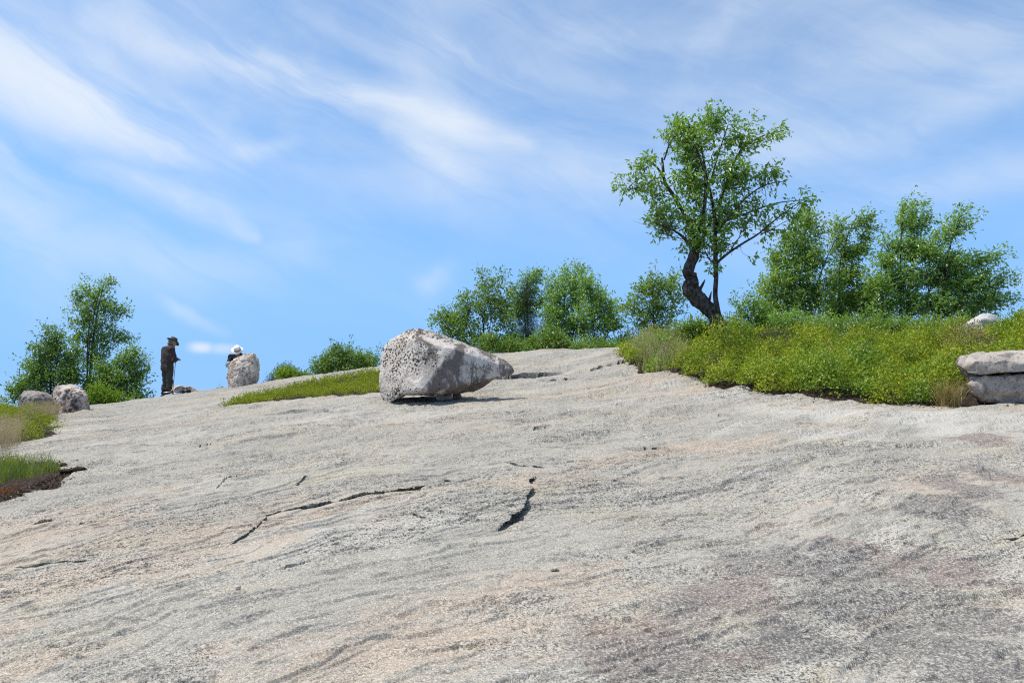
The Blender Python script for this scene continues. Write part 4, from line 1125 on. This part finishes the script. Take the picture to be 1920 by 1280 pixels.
def hb_old(x, y, d): return .30 + .16 * sstep(d, .2, 1.2) + .10 * fbm2(x * 1.3, y * 1.3, 2, 91) + .13 * fbm2(x * 3.2, y * 3.2, 2, 96)


def shrub_domes(name, label, xy, rad, hgt, per_m2, llen, mat, seed, cat='shrubs'):
    """many rounded low shrubs: leaves in a shell over each bush, facing outward, on a few woody stems"""
    rng = np.random.default_rng(seed); n = len(xy); gz = gz_fast(xy[:, 0], xy[:, 1])
    cnt = rng.poisson(per_m2 * 2.2 * np.pi * rad * (rad + hgt) / 2); li = np.repeat(np.arange(n), cnt); m = len(li)
    q = rng.normal(size=(m, 3)); q[:, 2] = np.abs(q[:, 2]); q /= np.linalg.norm(q, axis=1)[:, None]
    # lumps: every bush is made of shoots standing out at different lengths
    ang = np.arctan2(q[:, 1], q[:, 0]); lump = 1 + .20 * np.sin(ang * 5 + li * 2.1) * np.sin(q[:, 2] * 9 + li) + .13 * rng.normal(size=m)
    sh = (1 - rng.random(m) ** 2.6 * .42) * lump
    sz = np.c_[rad, rad, hgt][li]
    pos = np.c_[xy, gz + .02][li] + q * sz * sh[:, None]
    nr = q / sz; nr /= np.linalg.norm(nr, axis=1)[:, None]
    d = rng.normal(size=(m, 3)) * .7 + nr * .5 + np.array((0, 0, .25))
    L = llen * rng.uniform(.65, 1.25, m)
    V, F = leaf_mesh(pos, d, L, L * .55, rng, .12, nr * 1.6 + np.array((0, 0, .35)))
    o = mesh_np(name, V, F, mat, smooth=False); tag(o, label, cat, kind='stuff')
    k = 9; si = np.repeat(np.arange(n), k); a0 = np.c_[xy, gz - .02][si] + rng.normal(size=(n * k, 3)) * .03
    e = rng.normal(size=(n * k, 3)); e[:, 2] = np.abs(e[:, 2]) + .4; e /= np.linalg.norm(e, axis=1)[:, None]
    b0 = a0 + e * np.c_[rad, rad, hgt][si] * .98
    w = np.array((.004, 0, 0)); w2 = np.array((0, .004, 0))
    V = np.stack([a0 + w, a0 - w * .5 + w2, a0 - w * .5 - w2, b0], 1).reshape(-1, 3); i = np.arange(n * k) * 4
    mesh_np('stems', V, np.r_[np.c_[i, i + 1, i + 3], np.c_[i + 1, i + 2, i + 3], np.c_[i + 2, i, i + 3]], M['twig'], o)
    return o


def bank_spots():
    rng = np.random.default_rng(55); lo, hi = np.min(BANK, axis=0), np.max(BANK, axis=0); pts, rads = [], []
    cand = np.c_[rng.uniform(lo[0], hi[0], 9000), rng.uniform(lo[1], hi[1], 9000)]
    d = poly_dist(cand[:, 0], cand[:, 1], BANK); sg = G(1786, 761); ok = (d > .10) & bank_view(cand[:, 0], cand[:, 1]) & ~((cand[:, 0] / cand[:, 1] > .535) & (cand[:, 1] < yr + .75)) & (np.hypot(cand[:, 0] - sg[0], cand[:, 1] - sg[1]) > .34) & (np.hypot(cand[:, 0] - 8.2, cand[:, 1] - 13.9) > .55) & ~((np.abs(cand[:, 0] - 3.68) < .36) & (cand[:, 1] > 12.9) & (cand[:, 1] < 14.3)); cand, d = cand[ok], d[ok]
    P_, R_ = np.zeros((0, 2)), np.zeros(0)
    for c, dd in zip(cand, d):
        r = min(rng.uniform(.14, .42), dd + .06)
        if len(P_) and (np.hypot(*(P_ - c).T) < (P_ * 0 + 1)[:, 0] * .80 * (R_ + r)).any(): continue
        P_ = np.r_[P_, [c]]; R_ = np.r_[R_, r]
    return P_, R_


BP, BR = bank_spots()
_r = np.random.default_rng(66); BH = (BR * _r.uniform(.75, 1.6, len(BR)) + .04) * (1 - .28 * sstep(BP[:, 1], 12.0, 14.5))
_f = fbm2(BP[:, 0] * .8, BP[:, 1] * .8, 2, 97) + _r.normal(size=len(BP)) * .35
for lab, sel, mt, dn, ll, sd in (('yellow-green huckleberry bushes mounded over the earth bank', (_f > -.10), 'heath', 2300, .041, 201),
                                 ('deeper green leafy bushes among the yellow-green ones on the bank', (_f <= -.10) & (_f > -.50), 'brightbush', 2000, .043, 202),
                                 ('greyish and russet-tinged bushes in the middle of the bank', (_f <= -.50), 'russet', 1500, .036, 203)):
    shrub_domes('heath_shrubs', lab, BP[sel], BR[sel], BH[sel], dn, ll, M[mt], sd)
heath('heath_shrubs', 'thin low undergrowth filling gaps between the bank bushes', BANK, 8, lambda x, y, d: .13 + 0 * x, 4, 7, .036, M['heath'], 206, keep=lambda x, y: bank_view(x, y) & ~((x / y > .535) & (y < yr + .75)))
# fallen leaves and bits of bark along the foot of the vegetation
rng = np.random.default_rng(31)
for lab, pl, n, w in (('brown leaf litter scattered along the foot of the bank', BANK, 16000, .16), ('dark plant litter along the near left soil edge', LEFTG, 9000, .22)):
    pl = np.array(pl); lo, hi = pl.min(0) - .2, pl.max(0) + .2; x = rng.uniform(lo[0], hi[0], n * 3); y = rng.uniform(lo[1], hi[1], n * 3)
    d = poly_dist(x, y, pl) + fbm2(x * 2.5, y * 2.5, 3, 81) * .13; k = (d < .12) & (d > -w * rng.random(n * 3) ** 2) & (y < 13.5); x, y = x[k], y[k]
    q = np.c_[x, y, gz_fast(x, y) + .004]; dv = rng.normal(size=q.shape) * np.array((1, 1, .35)); L = rng.uniform(.015, .045, len(q))
    V, F = leaf_mesh(q, dv, L, L * .45, rng, .3); o = mesh_np('leaf_litter', V, F, M['litter'], smooth=False); tag(o, lab, 'leaf litter', kind='stuff')
heath('heath_strip', 'flat strip of yellow-green blueberry left of the big boulder', STRIP, 60, lambda x, y, d: .13 + .05 * fbm2(x * 2, y * 2, 2, 92), 5, 9, .034, M['heath2'], 204, edge=.12)
heath('heath_shrubs', 'yellow-green shrub mat at the left edge above the grass clump', LEFTB, 42, lambda x, y, d: .28 + .08 * fbm2(x * 2, y * 2, 2, 92), 6, 11, .034, M['heath2'], 205, edge=.2, keep=lambda x, y: x / y > -.82)


def blades(name, label, xyz, h, w, mat, seed, lean=.35, heads=0, cat='grass', kind='stuff', bend=.35, bias=(0, 0)):
    """curved grass blades (two-segment ribbons), optionally with feathery seed heads"""
    rng = np.random.default_rng(seed); n = len(xyz)
    a = rng.random(n) * 2 * np.pi; le = rng.random(n) ** .7 * lean
    d = np.c_[np.cos(a) * le + bias[0], np.sin(a) * le + bias[1], np.ones(n)]
    hh = h * rng.uniform(.55, 1.15, n)
    p0 = xyz; p1 = xyz + d * (hh * .55)[:, None]; d2 = d + np.c_[np.cos(a), np.sin(a), -.3 * np.ones(n)] * bend
    p2 = p1 + d2 * (hh * .5)[:, None]
    b = rng.random(n) * np.pi; s = np.c_[np.cos(b), np.sin(b), np.zeros(n)] * w
    V = np.stack([p0 - s, p0 + s, p1 - s * .8, p1 + s * .8, p2], 1).reshape(-1, 3); i = np.arange(n) * 5
    F = np.r_[np.c_[i, i + 1, i + 3], np.c_[i, i + 3, i + 2], np.c_[i + 2, i + 3, i + 4]]
    if heads:
        li = np.repeat(np.arange(n), heads); t = rng.random(len(li))
        q = p1[li] + (p2 - p1)[li] * (.35 + .65 * t)[:, None] + rng.normal(size=(len(li), 3)) * .012
        hv, hf = leaf_mesh(q, rng.normal(size=(len(li), 3)) + np.array((0, 0, .8)), np.full(len(li), .022), np.full(len(li), .0055), rng)
        V, F = joinVF([(V, F), (hv, hf)])
    if cat is None: return V, F
    o = mesh_np(name, V, F, mat, smooth=False); tag(o, label, cat, kind=kind)
    return o


def scatter(poly, n, seed, warp=.1):
    rng = np.random.default_rng(seed); poly = np.array(poly); lo, hi = poly.min(0), poly.max(0)
    x = rng.uniform(lo[0], hi[0], n); y = rng.uniform(lo[1], hi[1], n)
    k = poly_dist(x, y, poly) + fbm2(x * 3, y * 3, 3, 85) * warp > 0
    x, y = x[k], y[k]; return np.c_[x, y, gz_fast(x, y) - .01]


GR = [gxy(-160, 935), gxy(-60, 925), gxy(0, 918), gxy(40, 908), gxy(80, 898), gxy(106, 884), gxy(100, 876), gxy(60, 872), gxy(0, 870), gxy(-160, 880)]
blades('grass', 'fresh green grass clump on the near left soil patch', scatter(GR, 9000, 1), .17, .0022, M['grass'], 1, .35)
blades('dry_grass', 'sparse bleached grass stalks rising out of the green clump', scatter(GR, 260, 2), .42, .0016, M['drygrass'], 2, .25, 6)
blades('sorrel', 'reddish sorrel carpet along the near edge of the soil patch', scatter([gxy(-160, 960), gxy(-30, 946), gxy(20, 932), gxy(40, 922), gxy(0, 920), gxy(-160, 935)], 3000, 3), .05, .004, M['redmoss'], 3, .6)
TW = [gxy(-120, 872), gxy(-40, 864), gxy(5, 854), gxy(34, 842), gxy(38, 826), gxy(0, 832), gxy(-120, 842)]
blades('dry_grass', 'tan feathery dry grass at the far left edge', scatter(TW, 3600, 4), .42, .0016, M['drygrass'], 4, .30, 7)
MV = [gxy(40, 800), gxy(80, 798), gxy(106, 790), gxy(100, 780), gxy(40, 778)]
blades('dry_grass', 'mauve dry grass in front of the low dark boulder', scatter(MV, 4200, 5, .15), .27, .002, M['drygrass'], 5, .35, 7)
PK = [gxy(1200, 700), gxy(1250, 704), gxy(1300, 700), (2.9, 13.9), (2.9, 14.8), (2.1, 14.8)]
blades('dry_grass', 'pinkish dry grass on the left shoulder of the bank', scatter(PK, 800, 6, .2), .50, .0018, M['drygrass'], 6, .35, 6)
g = G(1786, 761)
rng = np.random.default_rng(9); n = 420
tx = np.c_[g[0] + rng.normal(size=n) * .055, g[1] + .07 + rng.normal(size=n) * .05]
o = blades('straw_tuft', 'straw-yellow grass tuft against the stacked slabs', np.c_[tx, ground_z(tx[:, 0], tx[:, 1]) - .01], .33, .0022, M['straw'], 7, .75, 0, 'grass tuft', 'thing', .35)


# ------------------------------------------------------------------ the two people
def surface_nets(field, lo, hi, h):
    """mesh of field = 0 (negative inside)"""
    ax = [np.arange(lo[i], hi[i] + h, h) for i in range(3)]
    X, Y_, Z = np.meshgrid(*ax, indexing='ij'); sh = X.shape
    Fv = field(np.c_[X.ravel(), Y_.ravel(), Z.ravel()]).reshape(sh)
    acc = np.zeros(tuple(n - 1 for n in sh) + (3,)); cnt = np.zeros(tuple(n - 1 for n in sh))
    corners = [(i, j, k) for i in (0, 1) for j in (0, 1) for k in (0, 1)]
    def cv(c): return Fv[c[0]:sh[0] - 1 + c[0], c[1]:sh[1] - 1 + c[1], c[2]:sh[2] - 1 + c[2]]
    for a in range(8):
        for axis in range(3):
            c0 = corners[a]
            if c0[axis]: continue
            c1 = list(c0); c1[axis] = 1
            f0, f1 = cv(c0), cv(tuple(c1)); m = (f0 < 0) != (f1 < 0)
            t = np.where(m, f0 / np.where(m, f0 - f1, 1), 0)
            for q in range(3):
                acc[..., q] += m * (c0[q] + (t if q == axis else 0))
            cnt += m
    act = cnt > 0; idx = -np.ones(cnt.shape, int); idx[act] = np.arange(act.sum())
    ijk = np.argwhere(act); V = (ijk + acc[act] / cnt[act][:, None]) * h + np.array([a[0] for a in ax])
    faces = []
    for axis in range(3):
        o1, o2 = [q for q in range(3) if q != axis]
        s0 = [slice(1, -1)] * 3; s0[axis] = slice(0, -1); s1 = list(s0); s1[axis] = slice(1, None)
        f0, f1 = Fv[tuple(s0)], Fv[tuple(s1)]; m = (f0 < 0) != (f1 < 0)
        p = np.argwhere(m); flip = f0[m] < 0
        off = np.zeros(3, int); off[o1] = 1; off[o2] = 1
        p = p + off
        def ci(d1, d2):
            q = p.copy(); q[:, o1] -= d1; q[:, o2] -= d2; return idx[q[:, 0], q[:, 1], q[:, 2]]
        quad = np.c_[ci(1, 1), ci(0, 1), ci(0, 0), ci(1, 0)]
        if axis == 1: flip = ~flip
        quad[~flip] = quad[~flip][:, ::-1]
        faces.append(quad)
    F = np.concatenate(faces); F = F[(F >= 0).all(1)]
    return V, F


def capsule(p, a, b, ra, rb, sx=1.0, sy=1.0):
    a = np.array(a, float); b = np.array(b, float); sc = np.array((sx, sy, 1.0))
    q = (p - a) * sc; ab = (b - a) * sc; t = np.clip(q @ ab / (ab @ ab + 1e-9), 0, 1)
    return np.linalg.norm(q - t[:, None] * ab, axis=1) - (ra + (rb - ra) * t)


def smin(lst, k):
    f = lst[0]
    for g in lst[1:]:
        h = np.clip(.5 + .5 * (g - f) / k, 0, 1); f = g * (1 - h) + f * h - k * h * (1 - h)
    return f


def sdf_mesh(name, caps, lo, hi, h, mat, parent=None, k=.03, cut=None, wrinkle=0.0, seed=1):
    def field(p):
        f = smin([capsule(p, *c) for c in caps], k)
        if wrinkle: f = f + wrinkle * fbm3(p * np.array((14, 14, 9)) + seed, 2, seed)
        if cut is not None: f = np.maximum(f, cut(p))
        return f
    V, F = surface_nets(field, lo, hi, h)
    return mesh_np(name, V, F, mat, parent)


def lathe(prof, n=28):
    th = np.linspace(0, 2 * np.pi, n, endpoint=False); prof = np.array(prof)
    V = np.stack([prof[:, None, 0] * np.cos(th), prof[:, None, 0] * np.sin(th), np.repeat(prof[:, 1:2], n, 1)], -1).reshape(-1, 3)
    i = np.arange(len(prof) - 1)[:, None] * n; j = np.arange(n)[None]; j2 = (j + 1) % n
    return V, np.stack([i + j, i + j2, i + n + j2, i + n + j], -1).reshape(-1, 4)


def hat(parent, pos, tilt, mat, brim, crown_r, crown_h, band=None, dip=.0, seed=1):
    prof = [(.002, crown_h * .93), (crown_r * .55, crown_h), (crown_r * .86, crown_h * .93), (crown_r * .97, crown_h * .6), (crown_r * 1.04, 0.012), (crown_r * 1.15, .0),
            (brim * .8, -.006), (brim, -.004), (brim, -.010), (crown_r * 1.1, -.012), (crown_r * .98, -.004), (crown_r * .9, crown_h * .55), (.002, crown_h * .85)]
    V, F = lathe(prof); r = np.hypot(V[:, 0], V[:, 1]); a = np.arctan2(V[:, 1], V[:, 0])
    w = sstep(r, crown_r, brim); V[:, 2] += w * (.018 * np.cos(2 * a) - dip * np.sin(a) + .006 * np.sin(5 * a + seed)); V[:, 0] *= .90
    o = mesh_np('hat', V, F, mat, parent); o.location = pos; o.rotation_euler = tilt
    if band is not None:
        V, F = lathe([(crown_r * 1.06, .004), (crown_r * 1.055, crown_h * .34), (crown_r * .99, crown_h * .35), (crown_r * .99, .004), (crown_r * 1.06, .004)]); V[:, 0] *= .90
        mesh_np('hat_band', V, F, band, o)
    return o


def face_caps(c, f, up, r=.095):
    """head, jaw, nose, ears around centre c looking along f"""
    c = np.array(c); f = np.array(f) / np.linalg.norm(f); up = np.array(up) - f * (np.array(up) @ f); up /= np.linalg.norm(up); rt = np.cross(f, up)
    caps = [(c + up * .03 - f * .012, c + up * .03 + f * .012, r * .98, r * .92), (c - up * .01 + f * .025, c - up * .085 + f * .045, r * .72, r * .45), (c - up * .005 + f * .10, c - up * .03 + f * .115, .010, .015)]
    for s_ in (-1, 1): caps.append((c + rt * s_ * .085 + up * .01, c + rt * s_ * .09 - up * .025, .018, .012))
    for s_ in (-1, 1): caps.append((c + rt * s_ * .035 + up * .022 + f * .085, c + rt * s_ * .035 + up * .022 + f * .086, .014, .014))
    caps.append((c - up * .055 - f * .0 + rt * .02 + f * .088, c - up * .055 - rt * .02 + f * .088, .010, .010))
    return caps


def hand_caps(w, d, side):
    """palm and five curled fingers from the wrist w along d; side = +1 right hand"""
    w = np.array(w); d = np.array(d) / np.linalg.norm(d); dn = np.array((0, 0, -1.)); dn = dn - d * (dn @ d); dn /= np.linalg.norm(dn) + 1e-9; ac = np.cross(d, dn)
    caps = [(w, w + d * .07, .026, .034)]
    for i, L in enumerate((.062, .072, .067, .052)):
        k0 = w + d * .085 + ac * (i - 1.5) * .021; k1 = k0 + d * L * .55 + dn * .012; k2 = k1 + dn * L * .5 + d * .008
        caps += [(k0 - d * .02, k1, .010, .009), (k1, k2, .009, .007)]
    t0 = w + d * .03 - ac * .03 * side; t1 = t0 + d * .035 - ac * .022 * side + dn * .012; t2 = t1 + d * .03 + dn * .012
    caps += [(t0, t1, .013, .011), (t1, t2, .011, .008)]
    return caps


M['skin'] = mat_simple('skin', (.36, .21, .15), (.45, .28, .20), 12, .6)
M['hair'] = mat_simple('grey_hair', (.10, .09, .08), (.22, .20, .18), 60, .8)
M['jacket'] = mat_simple('brown_jacket', (.042, .029, .028), (.062, .046, .042), 9, .85, .3)
M['trousers'] = mat_simple('olive_trousers', (.042, .040, .032), (.065, .062, .050), 9, .9, .3)
M['boots'] = mat_simple('dark_boots', (.014, .014, .016), (.03, .03, .032), 20, .6, .3)
M['felt'] = mat_simple('olive_hat', (.075, .066, .048), (.12, .105, .08), 18, .95, .2)
M['whitehat'] = mat_simple('white_hat', (.72, .71, .68), (.82, .81, .78), 18, .8, .1)
M['band'] = mat_simple('brown_band', (.10, .08, .065), (.15, .12, .10), 30, .9)
M['blackshirt'] = mat_simple('black_shirt', (.012, .012, .014), (.022, .022, .026), 10, .9, .3)
M['greycloth'] = mat_simple('pale_grey_cloth', (.34, .36, .40), (.46, .48, .52), 12, .9, .2)
M['alu'] = mat_simple('brushed_aluminium', (.40, .41, .43), (.52, .53, .55), 30, .38, 0, (1, 1, 1), .5, .75)
M['blackplastic'] = mat_simple('black_plastic', (.012, .012, .013), (.025, .025, .027), 30, .5)
M['wood'] = mat_simple('pale_stick', (.10, .08, .06), (.16, .12, .09), 25, .8)


def body_caps(sh, el, wr, hip, kn, an, toe, chest, pelvis, neck):
    caps = [(pelvis, chest, .13, .14, .8, 1.25), (chest, neck, .11, .06)]
    for i in (0, 1):
        caps += [(sh[i], el[i], .048, .040), (el[i], wr[i], .040, .027), (hip[i], kn[i], .075, .055), (kn[i], an[i], .052, .036), (an[i], toe[i], .040, .030)]
    return caps


# standing man, seen from behind, looking down
gm = P(311, 748, 20.9); mx, my = gm[0], 20.9
mz = ground_z(mx, my)
sh = [(-.19, 0, 1.37), (.19, 0, 1.37)]; el = [(-.275, .04, 1.08), (.275, .04, 1.08)]; wr = [(-.10, .20, 1.12), (.10, .20, 1.12)]
hip = [(-.09, 0, .90), (.09, 0, .90)]; kn = [(-.10, .035, .49), (.105, .03, .49)]; an = [(-.10, -.01, .09), (.115, .0, .09)]; toe = [(-.115, .15, .045), (.15, .16, .045)]
chest, pelvis, neck = (0, .0, 1.28), (0, -.01, .95), (0, .05, 1.47)
hc = (0, .115, 1.555); fdir = (0, .80, -.60)
caps = body_caps(sh, el, wr, hip, kn, an, toe, chest, pelvis, neck) + [((0, .02, 1.40), (0, .09, 1.52), .062, .058)] + face_caps(hc, fdir, (0, .6, .8))
for i, sd in ((0, -1), (1, 1)): caps += hand_caps(wr[i], (-sd * .35, .9, .1), sd)
man = sdf_mesh('person', caps, (-.4, -.25, -.02), (.4, .5, 1.72), .0125, M['skin'], None, .018)
man.scale = (.95, .95, .95); man.location = (mx, my, mz); man.rotation_euler = (0, 0, -math.radians(38))
tag(man, 'person in dark brown jacket and brimmed hat standing with head bowed', 'person')
jc = [((0, -.01, .86), (0, 0, 1.22), .175, .185, .82, 1.30), ((0, 0, 1.22), (0, .0, 1.36), .175, .15, .82, 1.28), ((-.15, 0, 1.37), (.15, 0, 1.37), .095, .095), ((0, .03, 1.42), (0, .06, 1.47), .08, .075)]
for i in (0, 1): jc += [(sh[i], el[i], .085, .068), (el[i], wr[i], .068, .050)]
sdf_mesh('jacket', jc, (-.42, -.28, .78), (.42, .42, 1.56), .0125, M['jacket'], man, .03, lambda p: np.maximum(.835 + .02 * np.sin(p[:, 0] * 9) - p[:, 2], np.maximum(p[:, 1] - .22, (p[:, 2] - 1.485) - .3 * (p[:, 1]))), .016, 3)
tr = [((-.05, -.01, .90), (.05, -.01, .90), .135, .135)]
for i in (0, 1): tr += [(hip[i], kn[i], .110, .085), (kn[i], (an[i][0], an[i][1], .26), .085, .074)]
sdf_mesh('trousers', tr, (-.3, -.25, .15), (.3, .25, 1.05), .0125, M['trousers'], man, .025, lambda p: np.maximum(.27 - p[:, 2], p[:, 2] - .98), .022, 5)
for i in (0, 1):
    a, t = np.array(an[i]), np.array(toe[i])
    sdf_mesh('boot', [((a[0], a[1], .36), (a[0], a[1], .10), .066, .058), ((a[0], a[1] - .03, .055), tuple(t), .055, .048)], (-.28, -.2, -.03), (.3, .3, .42), .0125, M['boots'], man, .03, lambda p: np.maximum(.0 - p[:, 2], p[:, 2] - .35), .006, 6)
sdf_mesh('hair', [((0, .06, 1.545), (0, .09, 1.60), .078, .088)], (-.12, -.08, 1.42), (.12, .2, 1.72), .0125, M['hair'], man, .02, lambda p: p[:, 1] - .09 - (p[:, 2] - 1.52) * .6)
hat(man, (0, .135, 1.625), (math.radians(-24), 0, 0), M['felt'], .185, .103, .105, None, .02, 2)

# walking stick in his hands
p1 = man.location + Vector((.0, 0, 0)); c_, s_ = math.cos(-math.radians(38)), math.sin(-math.radians(38))
def mloc(x, y, z): return np.array((mx + x * c_ - y * s_, my + x * s_ + y * c_, mz + z))
tip = mloc(.07, .13, 0); tip[2] = ground_z(tip[0], tip[1]); topp = mloc(.03, .21, 1.12)
o = mesh_np('walking_stick', *tube([tip, tip * .66 + topp * .34, tip * .33 + topp * .67, topp], [.006, .007, .007, .009], 8), M['wood']); tag(o, 'thin walking stick held upright by the standing person', 'stick')

# folded tripod on the rock at his feet
ta, tb = P(302, 751, 19.3), P(345, 741, 19.7)
ta = np.array((ta[0], ta[1], ground_z(ta[0], ta[1]) + .05)); tb = np.array((tb[0], tb[1], ground_z(tb[0], tb[1]) + .07))
dv = tb - ta; Lt = np.linalg.norm(dv); dv /= Lt; tb = ta + dv * .70; sdv = np.cross(dv, (0, 0, 1)); sdv /= np.linalg.norm(sdv); udv = np.cross(sdv, dv)
tri = empty('folded_tripod', ta); tag(tri, 'folded silver and black tripod lying at the feet of the standing person', 'tripod')
for (a, b) in ((-.045, -.012), (.045, -.012), (0, .055)):
    o0 = sdv * a + udv * b; o1 = sdv * a * .7 + udv * b * .7
    lg = mesh_np('leg', *tube([o0 + dv * .05, o0 * .9 + o1 * .1 + dv * .26, o0 * .5 + o1 * .5 + dv * .261, o1 + dv * .50], [.011, .011, .016, .018], 10), M['alu'], tri)
    mesh_np('foot', *tube([o0 - dv * .0, o0 + dv * .02, o0 + dv * .055], [.014, .019, .013], 10), M['blackplastic'], lg)
    mesh_np('leg_clamp', *tube([o0 * .9 + o1 * .1 + dv * .24, o0 * .9 + o1 * .1 + dv * .285], [.024, .024], 8), M['blackplastic'], lg)
mesh_np('centre_column', *tube([dv * .30, dv * .62], [.014, .014], 10), M['alu'], tri)
mesh_np('spider', *tube([dv * .48, dv * .50, dv * .55, dv * .57], [.05, .06, .055, .035], 12), M['blackplastic'], tri)
mesh_np('head', *tube([dv * .61, dv * .63, dv * .68, dv * .72, dv * .73], [.03, .042, .045, .04, .02], 12), M['blackplastic'], tri)
mesh_np('pan_handle', *tube([dv * .66 + udv * .03, dv * .60 + udv * .09 + sdv * .06, dv * .48 + udv * .10 + sdv * .12], [.009, .009, .014], 8), M['blackplastic'], tri)

# person in the white hat, kneeling behind the upright stone and bending over it
py_ = STAND_Y + .72; hp = P(446, 657, py_ - .25); kz = ground_z(hp[0], py_); top_h = hp[2] - kz
hz = max(top_h, .75); lift = hz - 1.02
kn = [(-.14, .08, .07), (.14, .08, .07)]; an = [(-.12, -.34, .06), (.12, -.34, .06)]; toe = [(-.12, -.46, .03), (.12, -.46, .03)]
hip = [(-.09, -.05, .45 + lift * .4), (.09, -.05, .45 + lift * .4)]; pelvis = (0, -.05, .50 + lift * .5); chest = (0, .12, .78 + lift); neck = (0, .20, .92 + lift)
sh = [(-.19, .14, .86 + lift), (.19, .14, .86 + lift)]; el = [(-.24, .28, .66 + lift), (.21, .28, .66 + lift)]; wr = [(-.10, .42, .70 + lift), (.02, .44, .74 + lift)]
caps = body_caps(sh, el, wr, hip, kn, an, toe, chest, pelvis, neck) + [((0, .18, .88 + lift), (0, .25, .96 + lift), .06, .056)] + face_caps((0, .275, .985 + lift), (0, .72, -.70), (0, .7, .72))
for i, sd in ((0, -1), (1, 1)): caps += hand_caps(wr[i], (-sd * .6, .7, -.1), sd)
wom = sdf_mesh('person', caps, (-.42, -.58, -.03), (.42, .62, 1.25 + max(lift, 0)), .014, M['skin'], None, .018)
wom.location = (hp[0], py_, kz); wom.rotation_euler = (0, 0, math.pi)
tag(wom, 'person in white hat and black top bending over the upright stone', 'person')
jc = [(pelvis, chest, .155, .17, .85, 1.25), (chest, neck, .15, .075), (sh[0], sh[1], .085, .085)]
for i in (0, 1): jc += [(sh[i], el[i], .078, .062), (el[i], tuple(np.array(el[i]) * .5 + np.array(wr[i]) * .5), .06, .05)]
sdf_mesh('shirt', jc, (-.45, -.35, .2), (.45, .6, 1.3 + max(lift, 0)), .014, M['blackshirt'], wom, .03, None, .014, 8)
tr = [(hip[0], hip[1], .13, .13)]
for i in (0, 1): tr += [(hip[i], kn[i], .105, .082), (kn[i], an[i], .078, .055)]
sdf_mesh('trousers', tr, (-.35, -.5, -.08), (.35, .3, .9 + max(lift, 0)), .014, M['trousers'], wom, .025, lambda p: np.maximum(-.035 - p[:, 2], p[:, 2] - (.56 + lift * .5)), .012, 9)
for i in (0, 1):
    sdf_mesh('shoe', [(an[i], toe[i], .055, .042)], (-.3, -.6, -.04), (.3, -.2, .2), .014, M['boots'], wom, .02)
sdf_mesh('sleeve', [((el[1][0] - .02, el[1][1] + .02, el[1][2] - .02), (.17, .40, .68 + lift), .066, .058)], (-.1, .15, .4), (.45, .6, 1.2 + max(lift, 0)), .014, M['greycloth'], wom, .02)
hat(wom, (0, .30, 1.035 + lift), (math.radians(-40), 0, math.radians(8)), M['whitehat'], .160, .088, .10, M['band'], .0, 4)
